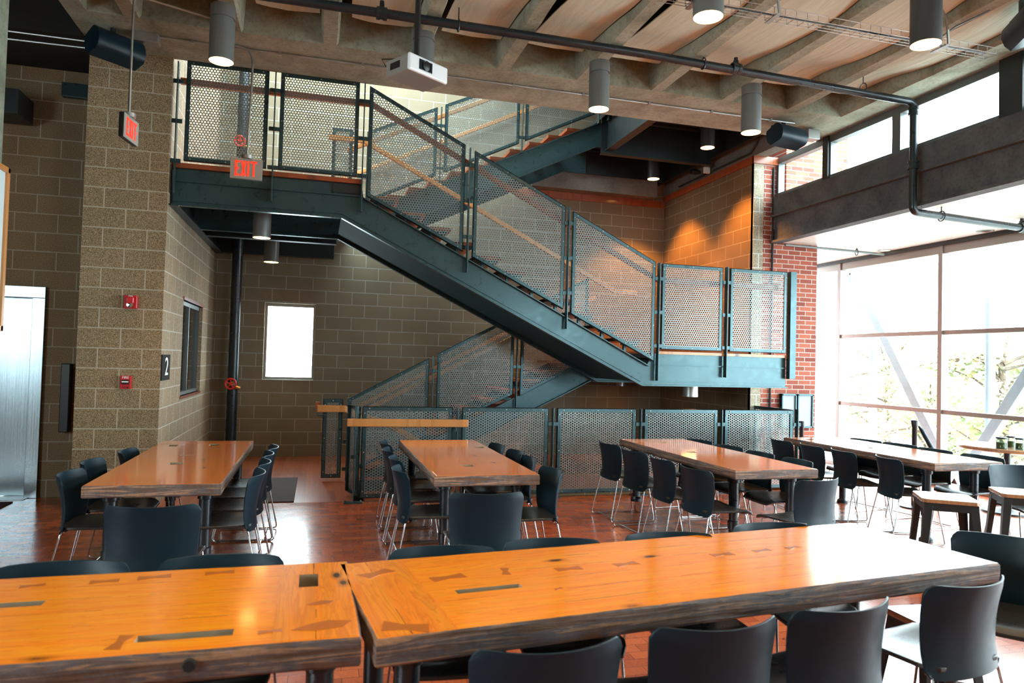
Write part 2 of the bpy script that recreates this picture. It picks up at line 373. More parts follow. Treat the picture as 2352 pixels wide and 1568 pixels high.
# column pier (block) and side wall with interior window
struct('wall_pier', MB().box(-2.32, XL, 7.95, 8.62, 0, ZC), M['block_x'])
sidew = plate(MB(), 8.62, YF+.3, 0, 7.1, [(9.10, 10.55, 1.06, 2.21)], lambda a, b: (XL, a, b), lambda a, b: (XL-.20, a, b))
sidew.box(XL-.002, XL-.2, 7.955, 8.62, ZC, 7.1); struct('wall_stair_side', sidew, M['block_side_lit'])
struct('wall_pier_side', MB().box(XL-.0, XL+.004, 7.951, 8.62, 0, ZC), M['block_side_lit'])
struct('wall_recess', plate(MB(), -6, -2.1, 0, 5.0, [(-4.2, -2.93, 0, 2.12)], lambda a, b: (a, 8.6, b), lambda a, b: (a, 8.8, b)), M['block_x'])
struct('wall_far', wall_y(YF, XL-.2, XR+.3, -.2, 7.1, .22, [(-.81, -.04, 1.20, 2.40)]), M['block_far'])
struct('wall_orange_side', wall_x(XR, 8.85, YF, 0, ZC-.10, .16), M['block_shaded'])
struct('wall_upper_side', MB().box(XR, XR+.2, 8.0, YF, ZC, 7.1), M['conc_grey'])
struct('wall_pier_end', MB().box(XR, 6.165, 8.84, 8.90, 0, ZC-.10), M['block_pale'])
struct('wall_brick', MB().box(6.165, 7.1, 8.85, 11.8, 0, ZS+.0).box(6.165, 6.42, 8.85, 11.8, ZS, ZC-.10), M['brick'])
struct('wall_brick_outside', MB().box(6.62, 7.7, 8.95, 11.8, ZS+.25, 6.2), M['brick'])
struct('wall_shaft_front', wall_y(7.9, XL-.2, XR+.3, 5.2, 7.1, .1), M['conc_grey'])
struct('trim_1', MB().box(XR-.025, XR, 8.83, YF, ZC-.11, ZC-.0).box(XR-.025, 6.42, 8.81, 8.85, ZC-.11, ZC), M['rail_y'])
struct('trim_2', MB().box(3.2, XR, YF-.03, YF, 4.44, 4.56), M['rail_dk'])
struct('wall_ledge', MB().box(3.4, 5.72, 11.32, YF, 4.56, 4.98), M['conc_grey'])
# ceiling: joist system
cl = MB(); cl.box(-2.3, XC+.1, 7.12, 8.0, ZC, 5.2); cl.box(-2.3, XC+.1, -4, 7.12, 5.1, 5.2); cl.box(-2.3, -2.12, -4, 7.12, ZC, 5.1)
struct('ceiling', cl, M['conc'])
JX = [.02+.885*k for k in range(-2, 8)]; JX = [x for x in JX if -2 < x < 6.3]
for x in JX:
    w0, w1 = .075, .105
    if x > 6.1: w0 = .20; w1 = .22
    jm = MB(); N = 60
    rows = []
    for i in range(N+1):
        y = -4+(11.12+.02)*i/N; j = lambda s: .008*noise.noise(Vector((x*3+s, y*6, 0)))
        rows.append([(x-w1, y, 5.12), (x-w0-.006+j(1), y, ZC+.03), (x-w0+.012+j(5), y, ZC+j(9)*.4), (x+w0-.012+j(3), y, ZC+j(7)*.4), (x+w0+.006+j(2), y, ZC+.03), (x+w1, y, 5.12)])
    vs = [p for r_ in rows for p in r_]; fs = [(i*6+k, i*6+k+1, (i+1)*6+k+1, (i+1)*6+k) for i in range(N) for k in range(5)]
    jm.add(vs, fs); struct('ceiling_joist', jm, M['conc'])
# near-black sheet closing each coffer, the dark above the fabric put into its colour
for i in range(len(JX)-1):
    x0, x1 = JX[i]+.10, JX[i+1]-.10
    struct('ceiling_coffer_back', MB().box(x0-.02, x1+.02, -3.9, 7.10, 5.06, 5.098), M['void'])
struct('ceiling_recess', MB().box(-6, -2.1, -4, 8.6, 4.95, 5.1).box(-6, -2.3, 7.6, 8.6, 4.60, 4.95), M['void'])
struct('ceiling_stair_roof', plate(MB(), XL-.2, XR+.3, 7.9, YF+.3, [(XL+.05, 2.6, 8.1, 11.55)], lambda a, b: (a, b, 6.9), lambda a, b: (a, b, 7.1)), M['white'])
sk = MB().box(XL+.05, 2.6, 8.1, 11.55, 6.98, 7.0); struct('window_skylight', sk, M['glass'])
# fabric baffles
FN = ['beside the concrete edge beam over the block column', 'over the first hanging exit sign', 'next to the cylinder light over the block column', 'behind the projector pole', 'between the projector and the third cylinder light', 'above the middle of the black sprinkler pipe', 'above the cylinder light near the black corner speaker', 'closest to the high strip windows']
for i in range(len(JX)-1):
    x0, x1 = JX[i]+.115, JX[i+1]-(.10 if JX[i+1] < 6.1 else .235)
    xa, xb = x0+(.075 if i < 6 else .015), x1-.004; NY, NX = 110, 8; vs = []; fs = []
    for a in range(NY+1):
        y = -3.85+(6.86+3.85)*a/NY
        for b in range(NX+1):
            t = b/NX; xx = xa+(xb-xa)*t
            ph = 2*pi*(6.86-y)/2.9
            z = 4.775+.062*cos(ph-.15)+.006*sin(7*y+i)-.022*sin(pi*t)*(.6+.4*sin(ph*.5+i))
            xx += (.02*sin(ph*1.0+1+i) if b in (0,) else 0)
            z += .006*noise.noise(Vector((xx*9, y*1.2, i)))
            vs.append((xx, y, z))
    fs = [(a*(NX+1)+b, a*(NX+1)+b+1, (a+1)*(NX+1)+b+1, (a+1)*(NX+1)+b) for a in range(NY) for b in range(NX)]
    n0 = len(vs); vs += [(v[0], v[1], v[2]+.012) for v in vs]
    fs += [tuple(k+n0 for k in reversed(f)) for f in fs]
    for a in range(NY): fs += [(a*(NX+1), (a+1)*(NX+1), (a+1)*(NX+1)+n0, a*(NX+1)+n0), (a*(NX+1)+NX, a*(NX+1)+NX+n0, (a+1)*(NX+1)+NX+n0, (a+1)*(NX+1)+NX)]
    e = NY*(NX+1)
    for b in range(NX): fs.append((e+b, e+b+1, e+b+1+n0, e+b+n0))
    tag(MB().add(vs, fs).build('fabric_baffle', M['fabric'], smooth=50), 'sagging cream fabric baffle in the coffer '+FN[min(i, 7)], 'acoustic baffle', 'fabric baffles slung between the concrete joists')
# clerestory, channel beam, soffit
cw = plate(MB(), -4, 8.86, 4.07, ZC, [(7.85, 8.80, 4.13, 4.56), (6.70, 7.72, 4.13, 4.56), (5.36, 6.58, 4.13, 4.56), (3.9, 5.05, 4.13, 4.56), (2.6, 3.8, 4.13, 4.56), (.8, 2.4, 4.13, 4.56), (-1.2, .6, 4.13, 4.56), (-3.6, -1.4, 4.13, 4.56)], lambda a, b: (XC, a, b), lambda a, b: (XC+.10, a, b))
struct('window_2', cw, M['alu_grey'])
cg = MB().box(XC+.05, XC+.06, -4, 8.82, 4.1, 4.6); struct('window_2_glass', cg, M['glass'])
cm = MB().box(XC-.03, XC+.02, 7.74, 7.84, 4.0, ZC); cm.box(XC-.05, XC+.02, 5.08, 5.32, 4.0, ZC); struct('trim_3', cm, M['steel_dk'])
struct('wall_beam_concrete', MB().box(XC-.06, XC+.25, -4, 8.85, 3.78, 4.07), M['conc_dark'])
ch = MB().box(XC-.03, XC-.015, -4, 8.84, ZS, 3.80).box(XC-.10, XC+.0, -4, 8.84, 3.775, 3.80).box(XC-.10, XC+.05, -4, 8.84, ZS-.02, ZS+.01)
tag(ch.build('channel_beam', M['conc_dark']), 'long stained steel channel beam under the strip windows', 'beam')
struct('ceiling_soffit', MB().box(XC, XG+.2, -4, 14, ZS, ZS+.2), M['soffit'])
struct('ceiling_wood', MB().box(XR+.2, XG+.2, 8.86, 14, 3.7, 3.8), M['void'])
# glass wall on the right
W = MB(); zr = [(-.0, .06), (1.01, 1.07), (2.12, 2.18), (3.26, 3.42)]
struct('wall_glass_side', MB().box(XG, XG+.2, -4, -.1, 0, ZS+.2), M['block_y'])
for a, b in zr: W.box(XG-.03, XG+.08, -.1, 14, a, b)
for y in (13.9, 11.9, 9.93, 7.93, 5.93, 3.93, 1.93, -.07): W.box(XG-.05, XG+.08, y-.035, y+.035, 0, ZS)
struct('window_1', W, M['alu'], bevel=.004)
struct('window_1_glass', MB().box(XG+.01, XG+.02, -.1, 14, .03, 3.38), M['glass'])
struct('trim_4', MB().box(XG-.10, XG+.0, -4, 14, 3.37, 3.42), M['steel_dk'])
struct('wall_end', MB().box(6.9, XG+.2, 14, 14.2, 0, ZS+.2), M['white'])
# room behind the camera; left and back windows added to bring in daylight
struct('wall_left', wall_x(-6, -4, 8.8, 0, 5.1, -.2, [(-2, 2.5, 1.3, 3.2)]), M['block_y'])
struct('window_left_added_glass', MB().box(-6.1, -6.09, -2, 2.5, 1.3, 3.2), M['glass'])
struct('wall_back', wall_y(-4, -6, XG+.2, 0, 5.2, -.2, [(5.6, 8.2, 1.5, 3.2)]), M['block_x'])
struct('window_back_added_glass', MB().box(5.6, 8.2, -4.1, -4.09, 1.5, 3.2), M['glass'])
W = MB()
for x in (5.64, 6.9, 8.16): W.box(x-.04, x+.04, -4.14, -4.02, 1.5, 3.2)
for z in (1.53, 3.17): W.box(5.6, 8.2, -4.14, -4.02, z-.03, z+.03)
struct('window_back_added', W, M['alu'])
# concrete column with whiteboard
struct('wall_column', MB().box(-2.85, -2.25, 4.9, 5.9, 0, 4.95), M['conc_green'], bevel=.02)
t = empty('whiteboard', (-2.22, 5.4, 1.7), 'wood-framed whiteboard hanging on the concrete column', 'whiteboard')
MB().box(0, .012, -.5, .44, .04, 1.14).build('writing_surface', M['board'], t)
fr = MB(); fr.box(0, .03, -.54, .48, 0, .04).box(0, .03, -.54, .48, 1.14, 1.18).box(0, .03, .44, .48, 0, 1.18).box(0, .03, -.54, -.5, 0, 1.18); fr.build('frame', M['rail'], t, bevel=.003)
mk = MB(); 
for (a, b, c, d) in ((.30, .95, .36, .86), (.30, .86, .36, .95), (.2, .7, .38, .68), (.18, .60, .36, .60), (.1, .45, .38, .47)):
    mk.tube([(.0125, a, b), (.0125, c, d)], .003, 5)
mk.build('marker_strokes', M['black'], t)
# far-wall window, interior window
f = MB()
for b in ((-.81, -.77, 1.2, 2.4), (-.08, -.04, 1.2, 2.4), (-.77, -.08, 1.2, 1.24), (-.77, -.08, 2.35, 2.4)): f.box(b[0], b[1], YF+.10, YF+.17, b[2], b[3])
struct('window_5', f, M['alu']); struct('window_5_glass', MB().box(-.79, -.06, YF+.13, YF+.14, 1.22, 2.38), M['glass'])
f = MB().box(XL-.12, XL-.04, 9.10, 9.14, 1.06, 2.21).box(XL-.12, XL-.04, 10.51, 10.55, 1.06, 2.21).box(XL-.12, XL-.04, 9.1, 10.55, 2.16, 2.21).box(XL-.12, XL-.04, 9.1, 10.55, 1.06, 1.10).box(XL-.10, XL-.05, 9.80, 9.84, 1.06, 2.21)
struct('window_6', f, M['alu_grey']); struct('window_6_glass', MB().box(XL-.08, XL-.075, 9.12, 10.53, 1.08, 2.19), M['glass'])
struct('trim_5', MB().box(XL-.2, XL+.01, 9.08, 10.57, 1.03, 1.06).box(XL-.05, XL+.012, 9.08, 10.57, 2.21, 2.25), M['rail_y'])
struct('wall_room_beyond', MB().box(-3.2, -3.1, 8.8, 11.8, 0, 4).box(-3.1, XL-.2, 11.7, 11.8, 0, 4).box(-3.1, XL-.2, 8.8, 11.8, 3.6, 3.7).box(-3.1, XL-.2, 8.8, 11.8, -.1, 0), M['block_y'])
pp = empty('poster', (-3.09, 10.9, 1.9), 'orange and blue poster seen through the small interior window', 'poster')
MB().box(0, .01, -.25, .25, 0, .35).build('orange_sheet', M['poster'], pp); MB().box(0, .012, -.22, .22, -.3, 0).build('blue_sheet', M['bluep'], pp)
# elevator door in the recess
dz = MB().box(-2.93, -2.81, 8.55, 8.8, 0, 2.12).box(-4.3, -2.81, 8.55, 8.8, 2.12, 2.24).box(-4.3, -4.18, 8.55, 8.8, 0, 2.12)
struct('door_1', MB().box(-4.18, -3.56, 8.68, 8.72, .01, 2.12).box(-3.55, -2.93, 8.70, 8.74, .01, 2.12), M['stainless'])
struct('door_1_frame', dz, M['stainless'], bevel=.004)
struct('trim_6', MB().box(-4.2, -2.9, 8.45, 8.8, 0, .006), M['galv'])
# ------------------------------------------------------------------ perforated panels
PIT_, RH = .0305, .0121
def perf(poly, horiz, fmap, parent, pitch=PIT_, rh=RH, name='perforated_sheet', mat=None, th=.003):
    """poly convex in (u,w); real holes"""
    xs = [p[0] for p in poly]; ys = [p[1] for p in poly]; n = len(poly)
    area = sum(poly[i][0]*poly[(i+1) % n][1]-poly[(i+1) % n][0]*poly[i][1] for i in range(n)); sg = 1 if area > 0 else -1
    def inside(x, y, m):
        for i in range(n):
            (ax, ay), (bx, by) = poly[i], poly[(i+1) % n]; L = math.hypot(bx-ax, by-ay)
            if sg*((bx-ax)*(y-ay)-(by-ay)*(x-ax))/L < m: return False
        return True
    vs, fs, key = [], [], {}
    R6 = pitch/math.sqrt(3); rh_ = rh
    def vid(x, y):
        k = (round(x*4e3), round(y*4e3))
        if k not in key: key[k] = len(vs); vs.append((x, y))
        return key[k]
    a0 = 0 if not horiz else 30
    hexo = [(R6*cos(R(a0+60*k)), R6*sin(R(a0+60*k))) for k in range(6)]
    cir = [(rh_*cos(R(a0+30*k)), rh_*sin(R(a0+30*k))) for k in range(12)]
    x0, x1, y0, y1 = min(xs), max(xs), min(ys), max(ys); du, dv = (pitch, pitch*.8660254) if horiz else (pitch*.8660254, pitch)
    ncol = int((x1-x0)/du)+2; nrow = int((y1-y0)/dv)+2
    for a in range(ncol):
        for b in range(nrow):
            x = x0+a*du+(pitch/2 if horiz and b % 2 else 0); y = y0+b*dv+(pitch/2 if (not horiz) and a % 2 else 0)
            if not inside(x, y, .018): continue
            O = [vid(x+h[0], y+h[1]) for h in hexo]; k0 = len(vs); vs.extend((x+c[0], y+c[1]) for c in cir)
            for i in range(6):
                fs.append((O[i], O[(i+1) % 6], k0+(2*i+2) % 12, k0+2*i+1, k0+2*i))
    me = bpy.data.meshes.new(name); me.from_pydata([fmap(*v) for v in vs], [], fs); me.materials.append(mat or M['mesh'])
    o = bpy.data.objects.new(name, me); COL.objects.link(o); o.parent = parent
    s = o.modifiers.new('thickness', 'SOLIDIFY'); s.thickness = th; s.offset = 0
    return o
def inset(poly, d):
    n = len(poly); A = sum(poly[i][0]*poly[(i+1) % n][1]-poly[(i+1) % n][0]*poly[i][1] for i in range(n)); s = 1 if A > 0 else -1; out = []
    for i in range(n):
        p, q, r_ = Vector(poly[i-1]), Vector(poly[i]), Vector(poly[(i+1) % n])
        a = (q-p).normalized(); b = (r_-q).normalized(); na = Vector((-a.y, a.x))*s; nb = Vector((-b.y, b.x))*s
        k = (na+nb); k = k/max(.2, k.dot(na)); out.append(tuple(q+k*d))
    return out
def panel(poly, fm, parent, horiz=True, mat=None, name='railing_panel', nb=4, fw=.042, mesh=True, boltr=.008, side=-1):
    """fm(u,w,d): d = depth offset, front negative"""
    ip = inset(poly, fw); mb = MB(); n = len(poly)
    d0, d1 = (-.020, .020)
    for i in range(n):
        j = (i+1) % n
        q = [poly[i], poly[j], ip[j], ip[i]]
        mb.prism(q, lambda a, b: fm(a, b, side*.012), lambda a, b: fm(a, b, side*.004))
        ip2 = inset(poly, .006); q = [poly[i], poly[j], ip2[j], ip2[i]]
        mb.prism(q, lambda a, b: fm(a, b, side*.012), lambda a, b: fm(a, b, -side*.030))
    mp_ = inset(poly, fw*.5)
    for i in range(n):
        a, b = Vector(mp_[i]), Vector(mp_[(i+1) % n]); L = (b-a).length; k = max(1, round(L/.31))
        for s in range(k):
            q = a+(b-a)*((s+.12)/(k-.76 if k > 1 else 1)) if k > 1 else a.lerp(b, .5)
            c = Vector(fm(q.x, q.y, side*.011)); e = Vector(fm(q.x+boltr, q.y, side*.011)); g = Vector(fm(q.x, q.y+boltr, side*.011)); nn = Vector(fm(q.x, q.y, side*(.014+boltr*.7)))
            ring = [c+(e-c)*cos(2*pi*t/8)+(g-c)*sin(2*pi*t/8) for t in range(8)]; r2 = [nn+(v-c)*.55 for v in ring]
            mb.add(ring+r2, [(t, (t+1) % 8, (t+1) % 8+8, t+8) for t in range(8)]+[tuple(range(8, 16))], 1)
    f = mb.build(name, [mat or M['steel'], M['bolt']], parent)
    perf(inset(poly, .010), horiz, lambda a, b: fm(a, b, 0.0), f)
    return f
def fmY(y):  return lambda a, b, d: (a, y+d, b)
def fmX(x):  return lambda a, b, d: (x+d, a, b)
def post(parent, x, y, z0, z1, tabs=(), w=.012, d=.065, gap=.055, mat=None, base=False):
    mb = MB().box(x-w/2, x+w/2, y-d/2, y+d/2, z0, z1)
    for z in tabs: mb.box(x-gap, x+gap, y-.012, y+.004, z-.022, z+.022)
    if base: mb.box(x-.10, x+.10, y-.05, y+.05, 0, .014).tube([(x-.08, y-.0, .01), (x-.08, y, .032)], .009, 6).tube([(x+.08, y-.0, .01), (x+.08, y, .032)], .009, 6)
    return mb.build('rail_post', mat or M['steel'], parent, bevel=.0015)
# ------------------------------------------------------------------ front staircase (upper landing, flight, middle landing)
ST = empty('steel_staircase', (XL, YS, 0), 'dark steel staircase with perforated panels rising from the brick pier to the block column', 'staircase')
ZU, ZM = 3.57, 1.76; XA, XB = .42, 4.10; SL = (ZU-ZM)/(XB-XA)
ST.location = (0, 0, 0)
def strg(y0, y1, xl, xr, zu=ZU, zm=ZM, dep=.44):
    # outline of a stringer with flat ends, dogleg
    top = [(xl, zu-.045), (XA+.02, zu-.045), (XA+.06, zu-.22), (XB-.06, zm-.14), (XB-.06, zm-.02), (xr, zm-.02)]
    bot = [(xr, zm-.43), (3.90, zm-.44), (.22, zu-.45), (xl, zu-.45)]
    return top+bot
def band(mb, line, y0, y1, dz0, dz1):
    for (a, b) in zip(line[:-1], line[1:]):
        p = [(a[0], a[1]+dz0), (b[0], b[1]+dz0), (b[0], b[1]+dz1), (a[0], a[1]+dz1)]
        mb.prism(p, lambda u, w: (u, y0, w), lambda u, w: (u, y1, w))
for y, nm in ((YS+.05, 'stringer'), (YS+1.50, 'stringer')):
    mb = MB(); xl, xr = (XL+.03, 5.99)
    top = [(xl, ZU-.06), (XA, ZU-.06), (XA+.02, ZU-.19), (3.98, ZM-.17), (4.06, ZM-.03), (xr, ZM-.03)]
    bot = [(xl, ZU-.45), (.21, ZU-.45), (3.89, ZM-.435), (xr, ZM-.43)]
    if y > YS+1: top = [(xl, ZU-.1), (XA, ZU-.1), (XB, ZM-.1), (xr, ZM-.1)]
    # web as strips between matching stations
    def ztop(x):
        for a, b in zip(top[:-1], top[1:]):
            if a[0]-1e-9 <= x <= b[0]+1e-9: return a[1]+(b[1]-a[1])*(x-a[0])/(b[0]-a[0]) if b[0] > a[0] else b[1]
    def zbot(x):
        for a, b in zip(bot[:-1], bot[1:]):
            if a[0]-1e-9 <= x <= b[0]+1e-9: return a[1]+(b[1]-a[1])*(x-a[0])/(b[0]-a[0])
    xs = sorted({p[0] for p in top+bot})
    for a, b in zip(xs[:-1], xs[1:]):
        mb.prism([(a, zbot(a)), (b, zbot(b)), (b, ztop(b)), (a, ztop(a))], lambda u, w: (u, y, w), lambda u, w: (u, y+.012, w))
    band(mb, bot, y-.055, y+.012, -.002, .014); band(mb, [(p[0], p[1]) for p in bot], y-.012, y, .05, .056)
    if y < YS+1:
        band(mb, [(xl, ZU-.19), (XA-.02, ZU-.19)], y-.03, y+.012, -.006, .004)
        band(mb, [(4.10, ZM-.17), (xr, ZM-.17)], y-.03, y+.012, -.006, .004)
        band(mb, [(.44, ZU-.20), (3.98, ZM-.18)], y-.05, y+.012, -.012, .0)
    mb.build(nm, M['steel'], ST)
# landings: decks with beams, wood edge
def deck(x0, x1, y0, y1, z, nm):
    mb = MB().box(x0, x1, y0+.06, y1, z-.07, z-.028); mb.build(nm, M['steel_dk'], ST)
    MB().box(x0, x1, y0+.02, y1, z-.028, z).build('landing_boards', M['rail_dk'], ST)
deck(XL+.01, XA, YS, YF-.01, ZU, 'landing_deck'); deck(XB, XR-.01, YS, YF-.01, ZM, 'landing_deck')
MB().box(XL+.03, XA, YS+.012, YS+.05, ZU-.05, ZU).build('edge_trim', M['rail_dk'], ST)
MB().box(4.12, 5.98, YS+.012, YS+.05, ZM-.035, ZM).build('edge_trim', M['rail'], ST)
MB().box(.10, .40, YS+.028, YS+.05, ZU-.165, ZU-.065).build('splice_plate', M['steel_dk'], ST, bevel=.003)
for (x0, x1, y, z) in ((XL+.01, .20, YF-.16, ZU), (XL+.01, .20, YS+1.95, ZU), (4.0, XR-.01, YF-.16, ZM), (4.0, XR-.01, YS+1.95, ZM)):
    MB().box(x0, x1, y, y+.012, z-.45, z-.07).box(x0, x1, y-.05, y+.06, z-.452, z-.438).build('landing_beam', M['steel_dk'], ST)
MB().box(XL+.005, XL+.02, YS+.06, YF-.02, ZU-.45, ZU-.07).box(XL+.005, XL+.10, YS+.0, YF-.02, ZU-.455, ZU-.44).build('landing_beam', M['steel_dk'], ST)
MB().box(5.97, 5.99, YS+.06, YF-.02, ZM-.43, ZM-.07).build('landing_beam', M['steel_dk'], ST)
# soffit plate of the flight
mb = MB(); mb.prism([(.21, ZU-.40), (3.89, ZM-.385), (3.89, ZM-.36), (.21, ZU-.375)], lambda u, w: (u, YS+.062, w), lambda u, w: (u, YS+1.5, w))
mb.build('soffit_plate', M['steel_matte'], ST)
NT_ = 12
for k in range(1, NT_):
    x = XA+(XB-XA)*(k-.5)/NT_; z = ZU-(ZU-ZM)*k/NT_
    tr = MB().box(x-.05, x+.27, YS+.10, YS+1.48, z-.04, z).build('tread', M['rail_dk'], ST)
    MB().box(x+.0, x+.22, YS+.07, YS+.12, z-.085, z-.045).box(x+.02, x+.05, YS+.055, YS+.10, z-.16, z-.04).build('tread_bracket', M['steel'], tr)
UP = [(-1.418, -.60), (-.478, .36)]
for a, b in UP: panel([(a, ZU+.02), (b, ZU+.02), (b, ZU+1.08), (a, ZU+1.08)], fmY(YS), ST)
zt = lambda x: 4.627-(x-.471)*SL-.00; zb = lambda x: 3.386-(x-.471)*SL
for a, b in ((.471, 1.581), (1.694, 2.83), (2.928, 4.04)):
    panel([(a, zb(a)), (b, zb(b)), (b, zt(b)), (a, zt(a))], fmY(YS), ST)
for a, b in ((4.135, 4.99), (5.105, 5.95)): panel([(a, ZM+.025), (b, ZM+.025), (b, ZM+1.10), (a, ZM+1.10)], fmY(YS), ST)
for x, z0, z1 in ((-1.50, 3.235, 4.62), (-.532, 3.235, 4.645), (.416, 3.20, 4.645), (1.636, 2.60, 4.05), (2.872, 1.99, 3.465), (4.088, 1.39, 2.865), (5.048, 1.45, 2.87), (6.03, 1.45, 2.865)):
    h = (z1-z0); post(ST, x, YS-.005, z0, z1, (z1-.20, z1-.62, z1-1.04) if x < 6 else (), d=.075, w=.09 if x > 6 else .012)
# staircase hand rails
def rail_path(name, pts, parent, mat, w=.045, h=.07):
    mb = MB(); P_ = [Vector(p) for p in pts]
    for i, (a, b) in enumerate(zip(P_[:-1], P_[1:])):
        d = (b-a).normalized(); s = Vector((d.y, -d.x, 0)); s = s.normalized() if s.length > 1e-3 else Vector((0, 1, 0)); u = Vector((0, 0, 1))
        a2 = a-d*(.012 if i else 0); b2 = b+d*.012
        vs = [a2+s*w/2*sx+u*h/2*sz for sx, sz in ((-1, -1), (1, -1), (1, 1), (-1, 1))]+[b2+s*w/2*sx+u*h/2*sz for sx, sz in ((-1, -1), (1, -1), (1, 1), (-1, 1))]
        mb.add(vs, [(0, 1, 2, 3), (7, 6, 5, 4), (0, 4, 5, 1), (1, 5, 6, 2), (2, 6, 7, 3), (3, 7, 4, 0)])
    return mb.build(name, mat, parent, bevel=.008)
rail_path('handrail', [(-1.50, YS+.12, ZU+.90), (.50, YS+.12, ZU+.90), (4.15, YS+.12, ZM+.90), (5.9, YS+.12, ZM+.90)], ST, M['rail_dk'])
rail_path('handrail', [(.05, 9.42, 4.435), (.50, 9.42, 4.435), (4.10, 9.42, 2.64), (4.45, 9.42, 2.62)], ST, M['rail'])
panel([(.10, ZU+.05), (.36, ZU+.05), (.36, ZU+1.02), (.10, ZU+1.02)], fmY(9.5), ST, name='newel_panel')
for (a, b) in ((.55, 1.65), (1.75, 2.85), (2.95, 4.0)):
    zb2 = lambda x: zb(x)-.1; zt2 = lambda x: zb(x)+.95-.1
# ------------------------------------------------------------------ lower flight behind
LF = empty('steel_staircase', (0, 0, 0), 'lower steel stair flight climbing behind the low floor railing to the middle landing', 'staircase')
YL = 9.58
def flight(parent, x0, z0, x1, z1, y, wid, dep=.33, mat=None):
    n = 12; s = (z1-z0)/(x1-x0)
    for yy in (y, y+wid):
        mb = MB(); p = [(x0, z0-.02), (x1, z1-.02), (x1+.35, z1-.02), (x1+.35, z1-dep-.05), (x1-.05, z1-dep-.05), (x0+.35, z0-dep+.12) if z0 > .1 else (x0+.62, z0)]
        mb.prism(p, lambda u, w: (u, yy, w), lambda u, w: (u, yy+.012, w))
        band(mb, [p[-1], p[-2]], yy-.045, yy+.012, -.002, .012); band(mb, [p[0], p[1]], yy-.045, yy+.012, -.012, .0)
        mb.build('stringer', mat or M['steel'], parent)
    for k in range(1, n):
        x = x0+(x1-x0)*k/n; z = z0+(z1-z0)*k/n
        MB().box(x-.22, x+.08, y+.03, y+wid-.02, z-.045, z-.0).box(x+.0, x+.02, y+.03, y+wid-.02, z-.14, z-.045).build('tread', M['rail_dk'], parent)
flight(LF, .55, .0, 3.98, ZM, YL, 1.45)
s1 = .515
zt = lambda x: 1.035+(x-.414)*.535
panel([(.414, 1.0), (.44, .06), (1.465, .52), (1.465, zt(1.465)), (.414, 1.035)], fmY(YL-.06), LF)
panel([(1.58, .60), (2.652, 1.12), (2.652, zt(2.652)), (1.58, zt(1.58))], fmY(YL-.06), LF)
panel([(2.755, 1.10), (3.75, 1.61), (3.75, zt(3.75)-.0), (2.755, zt(2.755))], fmY(YL-.06), LF)
for x, z0, z1 in ((1.522, .35, zt(1.522)), (2.703, .85, zt(2.703))): post(LF, x, YL-.06, z0, z1, (z1-.2, z1-.75))
rail_path('handrail', [(.5, YL+.08, .80), (3.9, YL+.08, 2.55)], LF, M['rail'])
rail_path('handrail', [(.5, YF-.10, .72), (3.9, YF-.10, 2.5)], LF, M['rail'])
# ------------------------------------------------------------------ upper flight + top landing
UF = empty('steel_staircase', (0, 0, 0), 'upper steel stair flight climbing from the column landing up under the ceiling', 'staircase')
ZT = 5.40
flight(UF, .50, ZU, 3.98, 5.22, 9.8, 1.45, dep=.34)
zu_ = lambda x: 4.523+(x-.649)*.475
zl_ = lambda x: 3.70+(x-.60)*.49
panel([(.56, zl_(.56)), (1.513, zl_(1.513)), (1.513, zu_(1.513)+.18), (.56, zu_(.56)+.18)], fmY(9.74), UF)
panel([(1.623, zl_(1.623)), (2.708, zl_(2.708)), (2.708, zu_(2.708)+.18), (1.623, zu_(1.623)+.18)], fmY(9.74), UF)
panel([(2.80, zl_(2.8)), (3.88, zl_(3.88)), (3.88, zu_(3.88)+.18), (2.80, zu_(2.8)+.18)], fmY(9.74), UF)
for x in (1.568, 2.754, 3.93): post(UF, x, 9.74, zl_(x)-.16, zu_(x)+.16, (zu_(x)-.1, zu_(x)-.7))
rail_path('handrail', [(.3, 9.9, 4.42), (3.95, 9.9, 6.2)], UF, M['rail'])
rail_path('handrail', [(.3, YF-.10, 4.42), (3.95, YF-.10, 6.2)], UF, M['rail'])
mb = MB().box(4.0, 5.85, 8.05, YF-.01, 5.27, 5.33)
for k in range(18): mb.box(4.05, 5.8, 8.1+k*.19, 8.18+k*.19, 5.21, 5.27)
mb.build('landing_deck', M['steel_dk'], UF)
MB().box(4.10, 4.13, 8.05, 9.8, 4.80, 5.3).box(4.06, 4.19, 8.05, 9.8, 4.78, 4.80).build('landing_beam', M['steel_dk'], UF)
MB().box(4.0, 5.85, 9.78, 9.80, 4.74, 5.3).box(4.0, 5.85, 9.73, 9.84, 4.73, 4.745).build('landing_beam', M['steel_dk'], UF)
MB().box(4.0, 5.85, 11.28, 11.30, 4.84, 5.3).build('landing_beam', M['steel_dk'], UF)
MB().box(5.80, 5.85, 8.05, YF-.05, 4.82, 5.3).build('landing_beam', M['steel_dk'], UF)
MB().box(4.0, 5.85, 8.05, 8.07, 5.0, 5.3).build('landing_beam', M['steel_dk'], UF)
# ------------------------------------------------------------------ descending flight in the floor opening
DF = empty('steel_staircase', (0, 0, 0), 'stair flight going down through the floor opening behind the low railing', 'staircase')
for k in range(1, 11):
    x = .62+.30*k; z = -.17*k
    MB().box(x-.3, x+.02, 8.03, 9.47, z-.045, z).box(x-.01, x+.0, 8.03, 9.47, z-.17, z).build('tread', M['rail_dk'], DF)
rail_path('handrail', [(.55, 8.08, .90), (.75, 8.08, .86), (3.8, 8.08, -.86)], DF, M['rail'])
MB().box(.5, .9, 9.46, 9.49, -.3, -.03).prism([(.62, -.02), (.62, -.3), (3.7, -2.05), (3.7, -1.75)], lambda a, b: (a, 9.47, b), lambda a, b: (a, 9.49, b)).build('stringer', M['steel'], DF)
